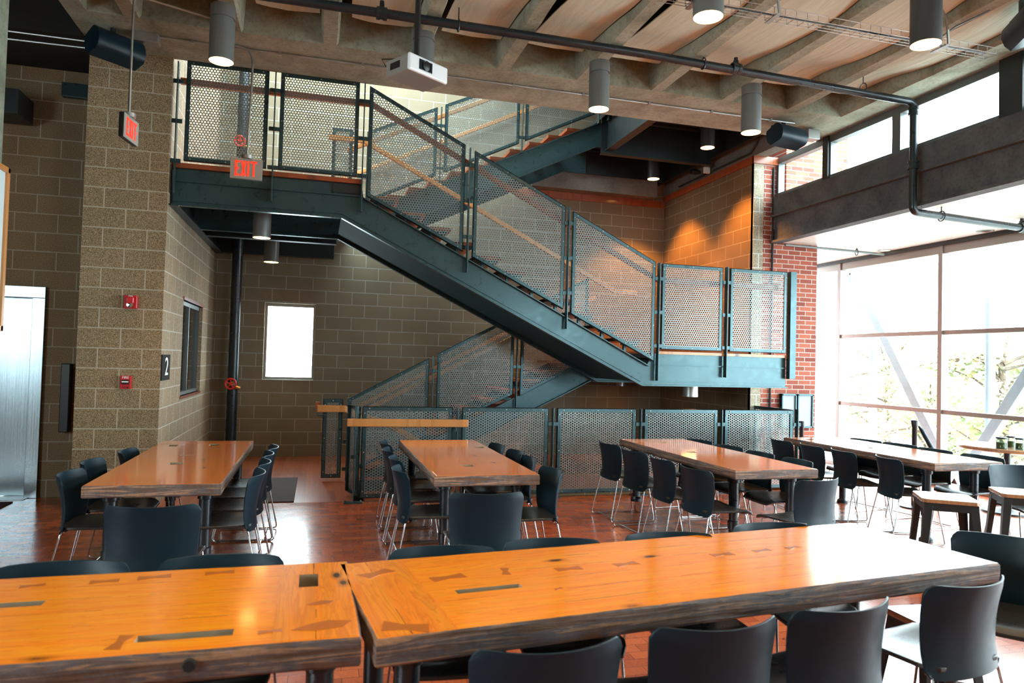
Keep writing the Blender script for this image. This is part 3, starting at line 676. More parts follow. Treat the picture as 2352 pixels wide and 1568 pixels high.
# ------------------------------------------------------------------ low railing round the opening
LR = empty('floor_railing', (.42, 7.9, 0), 'low teal steel railing with perforated panels round the floor opening', 'railing')
LR.location = (0, 0, 0)
YR = 7.9
for a, b in ((.50, 1.502), (1.613, 2.645), (2.757, 3.77), (3.881, 4.89), (4.991, 6.0)):
    panel([(a, .045), (b, .045), (b, 1.045), (a, 1.045)], fmY(YR), LR, horiz=False, fw=.045, boltr=.010)
for x in (1.557, 2.70, 3.825, 4.94): post(LR, x, YR-.01, .0, 1.045, (.86, .30), base=True, gap=.06)
post(LR, .425, YR-.04, 0, 1.06, (.5,), base=True, gap=.04); post(LR, 6.055, YR-.01, 0, 1.06, (.86, .3), base=True)
panel([(8.0, .08), (8.82, .08), (8.82, 1.045), (8.0, 1.045)], fmX(6.06), LR, horiz=False, fw=.045)
# short angled return panel at the handrail end
p0, p1 = Vector((.475, 7.96)), Vector((.385, 8.30)); dr = (p1-p0).normalized(); nn = Vector((dr.y, -dr.x))
panel([(0, .06), (.35, .06), (.35, 1.04), (0, 1.04)], lambda a, b, d: (p0.x+dr.x*a-nn.x*d, p0.y+dr.y*a-nn.y*d, b), LR, horiz=False, fw=.04)
rail_path('handrail', [(.335, 7.82, .875), (1.655, 7.82, .87)], LR, M['rail'], .045, .085)
MB().tube([(.42, 7.86, .80), (.42, 7.82, .80), (.42, 7.82, .85)], .008, 8).tube([(1.53, 7.88, .78), (1.53, 7.82, .78), (1.53, 7.82, .84)], .008, 8).build('rail_bracket', M['steel'], LR)
NW = empty('newel_panel', (0, 0, 0), 'narrow perforated steel newel panel with bent wooden handrail at the stair foot', 'railing')
panel([(.095, .04), (.338, .04), (.338, 1.045), (.095, 1.045)], fmY(9.3), NW, horiz=False, fw=.05, boltr=.009)
post(NW, .40, 9.3, 0, 1.06, (.9, .5, .15), gap=.05)
rail_path('handrail', [(.02, 9.2, .925), (.36, 9.2, .925), (.56, 9.25, .80)], NW, M['rail'], .05, .085)
MB().tube([(.03, 9.2, .89), (.03, 9.2, .84), (.12, 9.2, .84), (.12, 9.28, .84)], .009, 8).build('rail_bracket', M['steel'], NW)
MB().box(.0, .06, 9.33, 9.37, .92, 1.0).build('handrail_return', M['rail_dk'], NW, bevel=.006)
tag(MB().box(-1.05, -.19, 7.99, 9.55, 0, .012).build('door_mat', M['mat'], bevel=.004), 'dark ribbed floor mat beside the table under the small bright window', 'mat')
tag(MB().box(-3.5, -2.95, 7.7, 8.35, 0, .012).build('door_mat', M['mat'], bevel=.004), 'dark mat on the floor before the stainless elevator door', 'mat')
# ------------------------------------------------------------------ pipes
def elbow(a, b, c, r, n=6):
    a, b, c = Vector(a), Vector(b), Vector(c); u = (a-b).normalized(); v = (c-b).normalized(); out = []
    for k in range(n+1):
        t = k/n; out.append((b+u*r)*(1-t)**2+b*2*t*(1-t)+(b+v*r)*t*t)
    return out
PP = empty('sprinkler_pipe', (0, 0, 0), 'long black sprinkler pipe crossing under the joists and dropping past the strip windows', 'pipe')
A = (-3.0, 6.18, 4.56); B = (6.17, 6.18, 4.52); C = (6.17, 6.18, 3.32); D = (7.95, 6.36, 3.31)
pts = [A, (.5, 6.18, 4.59), (3, 6.18, 4.59)]+elbow((3, 6.18, 4.59), B, C, .09)+elbow(B, C, D, .07)+[D]
MB().tube(pts, .040, 14).build('pipe_run', M['pipe'], PP, smooth=50)
def coupling(x, y, z, parent, axis='X'):
    mb = MB().lathe([(.041, -.045), (.056, -.045), (.056, -.015), (.050, -.015), (.050, .015), (.056, .015), (.056, .045), (.041, .045)], (x, y, z), 16, axis=axis)
    if axis == 'X': mb.box(x-.02, x+.02, y-.015, y+.015, z+.05, z+.085).tube([(x-.0, y-.03, z+.075), (x, y+.03, z+.075)], .008, 6).tube([(x, y, z+.08), (x, y, z+.11)], .02, 8)
    mb.build('pipe_coupling', M['pipe'], parent, smooth=40)
for px, py in ((877, 22), (1690, 152)): q = at('Y', 6.18, px, py); coupling(q.x, 6.18, 4.585, PP)
coupling(6.17, 6.18, 3.83, PP, 'Z'); coupling(6.17, 6.18, 4.42, PP, 'Z'); coupling(7.93, 6.36, 3.31, PP)
for px in (1615, 1983, 1050): q = at('Y', 6.18, px, 160); MB().tube([(q.x, 6.18, 4.63), (q.x, 6.18, 4.75)], .005, 6).tube([(q.x, 6.18+.05*cos(a), 4.585+.055*sin(a)) for a in [2*pi*k/12 for k in range(12)]], .006, 5, closed=True).build('pipe_hanger', M['pipe'], PP)
q = at('Z', 3.36, 2161, 480); MB().tube([(6.6, 6.22, 3.31), (6.6, 6.22, 3.42)], .006, 6).tube([(6.6, 6.22+.05*cos(a), 3.315+.055*sin(a)) for a in [2*pi*k/12 for k in range(12)]], .006, 5, closed=True).build('pipe_hanger', M['pipe'], PP)
P2 = empty('sprinkler_pipe', (0, 0, 0), 'thin sprinkler branch pipe hung under the white soffit at the brick pier', 'pipe')
MB().tube([(6.45, 8.72, 3.37), (7.6, 8.78, 3.37), (8.3, 8.85, 3.37)], .018, 8).build('pipe_run', M['alu_grey'], P2, smooth=50); MB().tube([(7.75, 8.79, 3.37), (7.75, 8.79, 3.42)], .006, 6).tube([(7.75, 8.79+.03*cos(a), 3.36+.05*sin(a)) for a in [2*pi*k/12 for k in range(12)]], .006, 5, closed=True).build('pipe_hanger', M['pipe'], P2)
SP = empty('standpipe', (-1.21, 11.35, 0), 'tall dark vertical standpipe with a red valve wheel near the small bright window', 'pipe')
MB().tube([(0, 0, 0), (0, 0, 6.9)], .075, 18).build('pipe_run', M['pipe'], SP, smooth=50)
for z in (1.14, 4.76):
    vv = MB().tube([(0, -.07, z), (0, -.17, z)], .03, 10).tube([(.05, -.12, z-.05), (.12, -.12, z-.07)], .028, 10).build('valve_body', M['brass'], SP, smooth=50)
    wh = MB().tube([(.075*cos(a)-.01, -.19, z+.075*sin(a)) for a in [2*pi*k/20 for k in range(20)]], .013, 8, closed=True).tube([(-.01, -.21, z), (-.01, -.16, z)], .02, 10)
    for k in range(5): a = 2*pi*k/5+.3; wh.tube([(-.01, -.19, z), (.075*cos(a)-.01, -.19, z+.075*sin(a))], .009, 6)
    wh.build('valve_wheel', M['redw'], SP, smooth=50)
CD = empty('conduit', (0, 0, 0), 'thin grey conduit clipped along the concrete girder soffit', 'conduit')
MB().tube([(-1.6, 7.45, ZC-.018), (5.62, 7.45, ZC-.018)], .011, 8).build('conduit_run', M['galv'], CD)
cp = MB()
for k in range(9): cp.box(-1.3+.82*k, -1.27+.82*k, 7.43, 7.47, ZC-.034, ZC-.0)
cp.build('conduit_clips', M['galv'], CD)
MB().box(-1.80, -1.58, 7.40, 7.52, ZC-.09, ZC-.0).build('junction_box', M['galv'], CD, bevel=.004)
C2 = empty('conduit', (0, 0, 0), 'pair of thin conduits crossing the dark recess over the elevator', 'conduit')
MB().tube([(-5, 7.6, 4.56), (-2.0, 7.6, 4.56)], .010, 8).tube([(-5, 7.5, 4.42), (-1.9, 7.5, 4.46)], .010, 8).build('conduit_run', M['galv'], C2)
tag(MB().tube([(6.32, 8.83, 0), (6.32, 8.83, 4.5)], .014, 8).build('conduit', M['steel_dk']), 'dark conduit running up the brick pier', 'conduit')
C4 = MB().tube([(5.97, 8.9, 4.70), (5.97, 11.0, 4.70)], .014, 8).tube([(5.97, 8.9, 4.70), (5.97, 8.75, 4.8), (5.97, 8.7, 4.9)], .014, 8)
tag(C4.build('conduit', M['steel_dk']), 'conduit bending along the concrete above the amber-lit wall', 'conduit')
# ------------------------------------------------------------------ cylinder lights
def spot(parent, p, e, size=80, r=.05, col=(1, .60, .26)):
    L = bpy.data.lights.new('downlight', 'SPOT'); L.energy = e; L.color = col; L.spot_size = R(size); L.spot_blend = .5; L.shadow_soft_size = r
    o = bpy.data.objects.new('downlight', L); COL.objects.link(o); o.location = p; o.parent = parent
def cyl(x, y, z0, z1, r, label, mat='grey', e=40, group='cylinder lights hung from the ceiling', size=80, lit=True, col=(1, .60, .26)):
    t = empty('cylinder_light', (x, y, z0), label, 'light', group)
    h = z1-z0; n = 32
    col_h = .11 if h > .3 else 0
    mb = MB().lathe([(r-.004, .0), (r, .0), (r, h-col_h-.02), (r-.012, h-col_h-.02), (r-.012, h-col_h), (r, h-col_h) if col_h else (r-.012, h-.001), (r, h) if col_h else (r-.02, h), (0.001, h)], n=n)
    mb.build('housing', M[mat], t, smooth=40)
    MB().lathe([(r-.004, .0), (r*.80, .10), (r*.55, .13)], n=n).build('reflector', M['lamp'] if lit else M['chrome'], t, smooth=50)
    MB().lathe([(.001, .125), (r*.55, .13)], n=n).build('bulb', M['lampc'] if lit else M['chrome'], t)
    if lit: spot(t, (0, 0, .05), e*1.6, size, r*.5, col)
    return t
cyl(-.905, 6.64, 4.16, ZC, .105, 'grey cylinder light on the girder nearest the block column, with its conduit beside it')
cyl(.87, 6.60, 4.36, ZC+.05, .105, 'grey cylinder light partly hidden behind the projector', e=20)
cyl(2.68, 6.64, 4.17, ZC, .105, 'grey cylinder light over the descending stair flight')
cyl(4.47, 6.66, 4.14, ZC, .105, 'grey cylinder light next to the black corner speaker')
cyl(2.72, 4.62, 4.18, ZC+.05, .112, 'cylinder light beside the start of the wire cable tray, cut by the picture top')
cyl(4.50, 4.40, 4.14, ZC+.05, .112, 'dark grey cylinder light hanging in front of the wire cable tray', 'grey_dk')
for x, nm in ((-.9, 'the slotted orange table'), (.87, 'the joint of the two orange tables'), (2.7, 'the window end of the long orange table')):  # added lights out of view, brightening the orange tabletops
    cyl(x, 2.3, 4.16, ZC+.05, .105, 'added unseen grey cylinder light hanging high over '+nm, e=65, size=105, col=(1, .72, .42))
cyl(5.33, 9.0, 4.74, 5.24, .10, 'dark cylinder light under the ribbed top landing', 'grey_dk', 300, size=92, col=(1, .33, .045))
cyl(5.33, 10.7, 4.70, 5.24, .10, 'dark cylinder light deepest under the top landing, beside the concrete ledge', 'grey_dk', 300, size=92, col=(1, .33, .045))
cyl(-.665, 8.6, 2.93, 3.50, .10, 'cylinder light under the column landing, nearer the stair front', 'grey', 12)
cyl(-.665, 10.4, 2.88, 3.50, .10, 'cylinder light under the column landing, nearer the wall window', 'grey', 12)
cyl(4.90, 8.6, 1.17, 1.70, .105, 'short silver cylinder light under the middle landing, nearer the railing', 'galv', 30)
cyl(4.95, 11.0, 1.22, 1.70, .09, 'small silver cylinder light deep under the middle landing', 'galv', 8)
for (px, py, nm) in ((2263, 530, 'nearer the big pipe tee'), (2032, 575, 'nearer the brick pier')):
    q = at('Z', ZS, px, py); t = empty('recessed_light', (q.x, q.y, ZS), 'round recessed downlight in the white soffit, '+nm, 'light', 'recessed soffit lights')
    MB().lathe([(.10, -.004), (.085, -.008), (.075, 0), (.07, .03)], n=28).build('trim_ring', M['alu'], t, smooth=50)
    MB().lathe([(.001, -.001), (.075, -.001)], n=28).build('diffuser', glow('soft_lamp', (1, .85, .6), 2.0) if nm[-4:] == 'pier' else M['chrome'], t)
# ------------------------------------------------------------------ exit signs
def strokes(mb, polys, h, W, y):
    for p in polys: mb.prism([(a*W, b*h) for a, b in p], lambda u, w: (u, y, w), lambda u, w: (u, y-.003, w))
def bar(x0, z0, x1, z1, t):
    d = Vector((x1-x0, z1-z0)); n = Vector((-d.y, d.x)).normalized()*t/2
    return [(x0+n.x, z0+n.y), (x1+n.x, z1+n.y), (x1-n.x, z1-n.y), (x0-n.x, z0-n.y)]
def exit_sign(loc, rz, stem, label, arrow=False):
    t = empty('exit_sign', loc, label, 'exit sign', 'hanging exit signs', rz)
    w, h, d = .30, .205, .045
    MB().box(-w/2, w/2, -d/2+.004, d/2-.004, -h/2, h/2).build('sign_housing', M['black'], t, bevel=.004)
    MB().box(-w/2, w/2, -d/2-.004, -d/2+.004, -h/2, h/2).build('sign_face', M['signface'], t, bevel=.003)
    L = MB(); y = -d/2-.005; H = .15; z0 = -.075; k = .018
    def rect(x0, x1, za, zb_): L.box(x0, x1, y-.002, y, za, zb_)
    X0 = [-.105, -.047, .020, .048]
    x = -.105; rect(x, x+k, z0, z0+H); rect(x, x+.045, z0, z0+k); rect(x, x+.045, z0+H-k, z0+H); rect(x, x+.038, z0+H/2-k/2, z0+H/2+k/2)
    x = -.050
    for q in (bar(x+.008, z0, x+.042, z0+H, k*1.05), bar(x+.042, z0, x+.008, z0+H, k*1.05)): L.prism(q, lambda u, v: (u, y-.002, v), lambda u, v: (u, y, v))
    rect(.009, .009+k, z0, z0+H)
    x = .038; rect(x, x+.062, z0+H-k, z0+H); rect(x+.022, x+.022+k, z0, z0+H)
    L.build('exit_letters', M['exitred'], t)
    if arrow: MB().prism([(.118, .0), (.105, .012), (.105, -.012)], lambda u, v: (u, y-.002, v), lambda u, v: (u, y, v)).build('arrow', M['exitred'], t)
    MB().lathe([(.001, .035), (.055, .035), (.055, .0), (.001, .0)], (0, 0, h/2), 24).build('canopy', M['galv'], t, smooth=40)
    MB().tube(stem, .011, 8).build('stem', M['galv'], t, smooth=50)
    return t
exit_sign((-.737, 7.40, 3.412), 0, [(0, 0, .13), (0.02, 0, .95)]+elbow((.02, 0, .95), (.02, 0, 1.22), (-.25, 0, 1.22), .16)+[(-.4, .05, 1.22)], 'exit sign with red letters hanging before the column landing, seen face on')
exit_sign((-1.61, 6.60, 3.46), R(82), [(0, 0, .13), (0, 0, 1.0)]+elbow((0, 0, 1.0), (0, 0, 1.16), (.25, -.55, 1.12), .07)+[(.3, -.70, 1.12)], 'exit sign with red letters turned edgeways in front of the block column', True)
# ------------------------------------------------------------------ projector
t = empty('projector', (.66, 5.40, 3.78), 'white ceiling projector on a black drop pole', 'projector', None, R(33))
MB().box(-.19, .19, -.13, .13, -.06, .065).build('casing', M['proj'], t, bevel=.012, seg=3)
MB().box(-.195, .195, -.155, -.125, -.062, .067).build('front_cover', M['proj_w'], t, bevel=.015, seg=3)
MB().box(-.10, .03, -.159, -.154, -.035, .045).build('lens_window', M['lens'], t, bevel=.003)
MB().lathe([(.001, 0), (.022, .0), (.034, .006), (.040, .0)], (-.03, -.165, .005), 24, axis='Y').build('lens', M['chrome'] if 0 else M['black'], t, smooth=40)
MB().box(-.194, -.188, -.04, .07, -.02, .03).build('vent_grille', M['black'], t)
MB().tube([(0.02, .02, .06), (.02, .02, 1.0)], .022, 12).lathe([(.05, 0), (.05, .02), (.02, .03)], (.02, .02, .06), 16).build('drop_pole', M['black'], t, smooth=50)
MB().tube([(-.10, .14, .03), (-.16, .17, .05), (-.20, .17, .09), (-.12, .1, .10), (.0, .03, .12)], .005, 6).build('cable', M['black'], t, smooth=60)
# ------------------------------------------------------------------ speakers
def speaker(loc, rz, label, tilt=-.35):
    t = empty('wall_speaker', loc, label, 'speaker', 'black ceiling speakers', rz)
    n = 14; pr = []
    for k in range(n+1):
        a = -pi/2+pi*k/n; pr.append((-.06-.085*cos(a), .115*sin(a)))
    pr += [(.08, .10), (.11, .04), (.11, -.04), (.08, -.10)]
    Tm = Matrix.Rotation(tilt, 4, 'X')
    mb = MB(); mb.prism(pr, lambda a, b: Tm @ Vector((-.22, a, b)), lambda a, b: Tm @ Vector((.22, a, b)))
    mb.build('speaker_cabinet', M['plastic'], t, smooth=35)
    MB().box(-.20, .20, .02, .06, .10, .13).box(-.02, .02, .03, .06, .12, .24).build('mounting_bracket', M['black'], t)
    return t
speaker((-1.95, 7.40, 4.44), R(42), 'black speaker mounted under the girder above the block column')
speaker((5.50, 7.45, 4.44), R(12), 'black speaker in the ceiling corner beside the strip windows')
speaker((5.72, 4.55, 4.55), R(60), 'black speaker cut by the picture corner above the strip windows')
MB_ = MB().box(5.88, 6.05, 7.52, 7.66, 4.50, 4.62); t = tag(MB_.build('junction_box', M['galv'], bevel=.004), 'grey junction box on the joist beside the corner speaker', 'junction box')
# camera on conduit
t = empty('security_camera', (5.90, 10.0, 4.72), 'small security camera above the amber-lit wall', 'camera')
MB().box(-.05, .05, -.05, .0, -.05, .05).build('mount', M['white'], t, bevel=.006); MB().lathe([(.001, -.16), (.045, -.16), (.05, -.1), (.03, 0)], (-.1, 0, -.04), 16, axis='X').build('lens_housing', M['black'], t, smooth=40)
# cable tray
t = empty('cable_tray', (0, 0, 0), 'wire mesh cable tray hung under the fabric baffles', 'cable tray')
mb = MB(); y0, y1, z0 = 4.62, 4.74, 4.30
for (yy, zz) in ((y0, z0+.05), (y0, z0+.0), (y0+.04, z0), (y0+.08, z0), (y1, z0), (y1, z0+.05)): mb.tube([(2.2, yy, zz), (5.47, yy, zz)], .0028, 5)
for k in range(34): x = 2.2+.099*k; mb.tube([(x, y0, z0+.05), (x, y0, z0), (x, y1, z0), (x, y1, z0+.05)], .0028, 5)
mb.build('wire_basket', M['galv'], t)
for px in (1775, 2160, 1590):
    q = at('Z', 4.32, px, 60); x = at('Y', 4.68, px, 60).x
    MB().box(x-.02, x+.02, 4.60, 4.76, z0-.012, z0-.004).tube([(x, 4.60, z0), (x-.03, 4.58, z0+.10), (x-.01, 4.62, z0+.22), (x, 4.68, z0+.34)], .012, 6).build('tray_hanger', M['galv'], t)
MB().tube([(2.2, 4.67, z0+.012), (5.4, 4.67, z0+.012)], .009, 6).tube([(4.85, 4.67, z0+.02), (5.0, 4.6, z0+.15), (5.25, 4.5, z0+.28)], .006, 6).build('cables', M['black'], t)
# ------------------------------------------------------------------ wall devices
q = Vector((-1.842, 7.95, 2.08)); t = empty('fire_strobe', q, 'red fire alarm strobe high on the block column', 'alarm')
MB().box(-.062, .062, -.045, 0, -.068, .068).build('strobe_base', M['red'], t, bevel=.006)
MB().box(-.035, .035, -.075, -.045, -.02, .05).build('horn_cover', M['red'], t, bevel=.012, seg=3)
MB().lathe([(.001, -.075), (.03, -.07), (.034, -.04)], (0, 0, -.03), 16, axis='Y').build('strobe_lens', M['chrome'], t, smooth=50)
text_obj('fire_lettering', 'FIRE', .022, M['letter'], Matrix.Translation((0, -.046, .058)) @ FACE_Y, t)
q = Vector((-1.858, 7.95, 1.265)); t = empty('fire_pull_station', q, 'red fire pull station low on the block column', 'alarm')
MB().box(-.05, .05, -.04, 0, -.066, .066).build('station_body', M['red'], t, bevel=.005)
MB().box(-.036, .036, -.052, -.04, -.020, .026).build('pull_bar', M['black'], t, bevel=.006); MB().box(-.030, .030, -.058, -.052, -.0, .012).build('pull_label', M['letter'], t)
text_obj('fire_lettering', 'FIRE', .034, M['letter'], Matrix.Translation((0, -.042, .048)) @ FACE_Y, t)
MB().lathe([(.001, -.045), (.008, -.045), (.008, -.04)], (.022, 0, -.05), 12, axis='Y').box(-.03, .0, -.042, -.04, -.052, -.044).build('key_lock', M['black'], t)
t = empty('floor_number_sign', (XL+.004, 8.15, 1.42), 'black ribbed sign with a white numeral 2 on the pier side', 'sign')
mb = MB().box(0, .012, -.20, .20, -.135, .135)
for k in range(20): mb.box(.012, .016, -.20, .20, -.131+k*.0136, -.125+k*.0136)
mb.build('sign_plate', M['void'], t)
text_obj('numeral', '2', .27, M['letter'], Matrix.Translation((.018, 0, 0)) @ Matrix.Rotation(R(90), 4, 'Z') @ FACE_Y, t, 1.3)
t = tag(MB().box(-2.62, -2.53, 8.50, 8.60, .70, 1.43).build('wall_panel', M['black'], bevel=.008), 'thin black panel standing out from the recess wall beside the block column', 'panel')
t = empty('notice_frame', (6.756, 8.85, .96), 'pair of grey steel display frames hung on the brick pier', 'display frame')
for (xa, xb, y) in ((-.27, -.02, -.05), (-.005, .262, -.055)):
    MB().box(xa, xb, y, y+.02, -.21, .24).build('display_panel', M['slate'], t)
    f = MB(); 
    for b in ((xa, xb, -.23, -.205), (xa, xb, .235, .26), (xa, xa+.022, -.23, .26), (xb-.022, xb, -.23, .26)): f.box(b[0], b[1], y-.02, y+.05, b[2], b[3])
    f.build('frame', M['steel'], t, bevel=.003)
t = tag(MB().box(-3.45, -3.0, 8.15, 8.55, 3.95, 4.2).build('duct_box', M['steel_dk'], bevel=.004), 'dark angled box mounted high in the elevator recess', 'duct')
t = tag(MB().box(-2.74, -2.36, 8.52, 8.6, 4.30, 4.45).build('electrical_box', M['steel'], bevel=.004), 'small blue grey electrical box high beside the block column', 'electrical box')
# ------------------------------------------------------------------ tables
def slab_mesh(L, Wd, z1, th, holes, amp, seed):
    """tabletop: local x along, y across, origin centre; real recessed holes, worn edges"""
    def brk(a, b, step, hs):
        out = {round(a, 4), round(b, 4)}; n = max(1, int((b-a)/step))
        out |= {round(a+(b-a)*k/n, 4) for k in range(n+1)}; out |= {round(h, 4) for h in hs}
        out = sorted(out); res = [out[0]]
        for o in out[1:]:
            if o-res[-1] > .004: res.append(o)
        return res
    hx = [h[0] for h in holes]+[h[1] for h in holes]; hy = [h[2] for h in holes]+[h[3] for h in holes]
    xs = brk(-L/2, L/2, .06, hx); ys = brk(-Wd/2, Wd/2, .12, hy)
    near = lambda v, arr: min(range(len(arr)), key=lambda i: abs(arr[i]-v))
    hb = [(near(h[0], xs), near(h[1], xs), near(h[2], ys), near(h[3], ys), h[4] if len(h) > 4 else .045) for h in holes]
    nx, ny = len(xs), len(ys); V = []; F = []; MI = []; ix = {}
    def jit(x, y, k):
        v = Vector((x*4+seed, y*4, k*7.3)); w = noise.noise(v)*.6+noise.noise(v*3.1)*.4
        return w*amp
    def P_(i, j):
        x, y = xs[i], ys[j]
        if i in (0, nx-1): x += (-1 if i else 1)*(.004+abs(jit(x, y, 0)))
        if j in (0, ny-1): y += (-1 if j else 1)*(.004+abs(jit(x, y, 1)))
        return (x, y)
    def vid(key, co_):
        if key not in ix: ix[key] = len(V); V.append(co_)
        return ix[key]
    def face(f, m): F.append(f); MI.append(m)
    hole_of = lambda i, j: next((n for n, h in enumerate(hb) if h[0] <= i < h[1] and h[2] <= j < h[3]), None)
    T = lambda i, j: vid(('t', i, j), (*P_(i, j), z1))
    Bm = lambda i, j: vid(('b', i, j), (*P_(i, j), z1-th))
    for i in range(nx-1):
        for j in range(ny-1):
            h = hole_of(i, j)
            if h is None: face((T(i, j), T(i+1, j), T(i+1, j+1), T(i, j+1)), 0)
            else:
                zz = z1-hb[h][4]; G = lambda a, b: vid(('h', h, a, b), (xs[a], ys[b], zz))
                face((G(i, j), G(i+1, j), G(i+1, j+1), G(i, j+1)), 2)
                for (di, dj, a, b) in ((-1, 0, (i, j), (i, j+1)), (1, 0, (i+1, j), (i+1, j+1)), (0, -1, (i, j), (i+1, j)), (0, 1, (i, j+1), (i+1, j+1))):
                    if hole_of(i+di, j+dj) != h: face((T(*a), T(*b), G(*b), G(*a)), 2)
            face((Bm(i, j), Bm(i, j+1), Bm(i+1, j+1), Bm(i+1, j)), 1)
    per = [(i, 0) for i in range(nx-1)]+[(nx-1, j) for j in range(ny-1)]+[(i, ny-1) for i in range(nx-1, 0, -1)]+[(0, j) for j in range(ny-1, 0, -1)]
    lv = [(0.006, -.001), (.02, .003), (.06, .004)]
    lv = [(th*.10, 1.0), (th*.35, .6), (th*.65, .9), (th*.9, .7)]
    def side(k, q):
        i, j = per[q % len(per)]
        if k == 0: return T(i, j)
        if k == len(lv)+1: return Bm(i, j)
        x, y = xs[i], ys[j]; dz, f = lv[k-1]; w = jit(x, y, 3+k)*.7*f
        if i in (0, nx-1): x += (1 if i else -1)*w
        if j in (0, ny-1): y += (1 if j else -1)*w
        return vid(('s', k, q % len(per)), (x, y, z1-dz))
    for q in range(len(per)):
        for k in range(len(lv)+1): face((side(k, q), side(k, q+1), side(k+1, q+1), side(k+1, q)), 1)
    mb = MB(); mb.v = V; mb.f = F; mb.mi = MI; return mb
def table_leg(x, y, z1, caster=False):
    mb = MB(); zb_ = .0 if not caster else .12
    mb.lathe([(.001, z1), (.075, z1), (.075, z1-.012), (.052, z1-.016), (.050, z1-.05), (.040, z1-.055), (.038, .32), (.046, .315), (.046, .25), (.038, .245), (.038, zb_+.05), (.060, zb_+.03), (.060, zb_), (.001, zb_)], (x, y, 0), 18)
    return mb
def table(cx, cy, rz, L, Wd, label, top, end, holes=(), amp=.004, th=.072, keys=(), seed=1.0, lx=.22, ly=.12, caster=False, group='long timber dining tables', z=.76, endw=.17):
    t = empty('dining_table', (cx, cy, 0), label, 'table', group, rz)
    slab_mesh(L, Wd, z, th, holes, amp, seed).build('tabletop', [top, M['edge'], M['slot']], t, smooth=35)
    if end:
        for s in (-1, 1):
            x0, x1 = (s*(L/2-.012), s*(L/2-.012-endw)); x0, x1 = min(x0, x1), max(x0, x1)
            hs = [h for h in holes if h[1] > x0 and h[0] < x1]
            if hs:      # leave the mortise open
                mb = plate(MB(), x0, x1, -Wd/2+.012, Wd/2-.012, [(max(x0, h[0]), min(x1, h[1]), h[2], h[3]) for h in hs], lambda a, b: (a, b, z+.0002), lambda a, b: (a, b, z+.0012))
            else: mb = MB().box(x0, x1, -Wd/2+.012, Wd/2-.012, z+.0002, z+.0012)
            mb.build('end_board', end, t)
    for (kx, ky, a, s) in keys:
        p = [(-.042, -.018), (0, -.009), (.042, -.018), (.042, .018), (0, .009), (-.042, .018)]
        p = [((u*s)*cos(a)-(v*s)*sin(a)+kx, (u*s)*sin(a)+(v*s)*cos(a)+ky) for u, v in p]
        MB().prism(p, lambda u, v: (u, v, z+.0002), lambda u, v: (u, v, z+.0014)).build('butterfly_key', M['key'], t)
    for sx in (-1, 1):
        for sy in (-1, 1):
            l = table_leg(sx*(L/2-lx), sy*(Wd/2-ly), z-th, caster).build('leg', M['pipe'], t, smooth=40)
            if caster:
                MB().lathe([(.001, -.015), (.045, -.015), (.05, 0), (.045, .015), (.001, .015)], (sx*(L/2-lx)+.03, sy*(Wd/2-ly), .05), 18, axis='Y').box(sx*(L/2-lx)-.02, sx*(L/2-lx)+.04, sy*(Wd/2-ly)-.022, sy*(Wd/2-ly)-.016, .05, .125).build('caster', M['rail_dk'], l, smooth=40)
    return t
def loc_of(px, py, cx, cy, rz, z=.76):
    p = at('Z', z, px, py); dx, dy = p.x-cx, p.y-cy; return (dx*cos(rz)+dy*sin(rz), -dx*sin(rz)+dy*cos(rz))
# foreground table (right)
rzR = R(6.6); LR_, WR_ = 2.72, .80
nl = Vector((.195, 2.10)); ux = Vector((cos(rzR), sin(rzR))); uy = Vector((-sin(rzR), cos(rzR)))
cR = nl+ux*LR_/2+uy*WR_/2
K = []
for px, py, a, s in ((1029, 1326, .15, 1.6), (1161, 1312, 1.3, 1.0), (1306, 1306, .0, 1.3), (1438, 1295, .1, 1.3), (1659, 1273, .0, 1.3), (1750, 1264, .1, 1.1), (1821, 1257, .2, 1.0), (1283, 1352, .4, .4)):
    u, v = loc_of(px, py, cR.x, cR.y, rzR); K.append((u, v, a, s))
u0, v0 = loc_of(1045, 1356, cR.x, cR.y, rzR); u1, v1 = loc_of(1200, 1347, cR.x, cR.y, rzR)
TR = table(cR.x, cR.y, rzR, LR_, WR_, 'long glossy orange timber table with a row of dark bowtie inlays, reflecting the windows', M['orange'], M['orange_end'],
      [(u0, u1, (v0+v1)/2-.021, (v0+v1)/2+.021, .022)], .012, .085, K, 2.0, lx=.13, ly=.14, endw=.24)
for (px, py, rot_, sc) in ((862, 1318, .5, 1.7), (925, 1440, -.4, 1.9)):
    u, v = loc_of(px, py, cR.x, cR.y, rzR)
    p = [(-.03, -.02), (.005, -.012), (.045, -.02), (.04, .015), (.0, .010), (-.035, .022)]
    p = [(u+(a*cos(rot_)-b*sin(rot_))*sc, v+(a*sin(rot_)+b*cos(rot_))*sc) for a, b in p]
    MB().prism(p, lambda a, b: (a, b, .7613), lambda a, b: (a, b, .7625)).build('butterfly_key', M['key'], TR)
rzL = R(.6); LL_, WL_ = 2.72, .80; cL = Vector((.150-1.36, 2.115+.40))
K = []
for px, py, a, s in ((75, 1345, .2, .9), (240, 1335, .1, 1.1), (355, 1325, .15, 1.3), (505, 1315, .1, 1.2), (620, 1450, .1, .8), (275, 1475, 1.4, 1.2)):
    u, v = loc_of(px, py, cL.x, cL.y, rzL); K.append((u, v, a, s))
H = []
for (pa, pb, w) in (((315, 1463), (535, 1455), .021), ((-60, 1392), (98, 1386), .02)):
    u0, v0 = loc_of(*pa, cL.x, cL.y, rzL); u1, v1 = loc_of(*pb, cL.x, cL.y, rzL); H.append((u0, u1, (v0+v1)/2-w-.004, (v0+v1)/2+w+.004, .022))
u0, v0 = loc_of(709, 1333, cL.x, cL.y, rzL); H.append((u0-.034, u0+.034, v0-.075, v0+.075, .07))
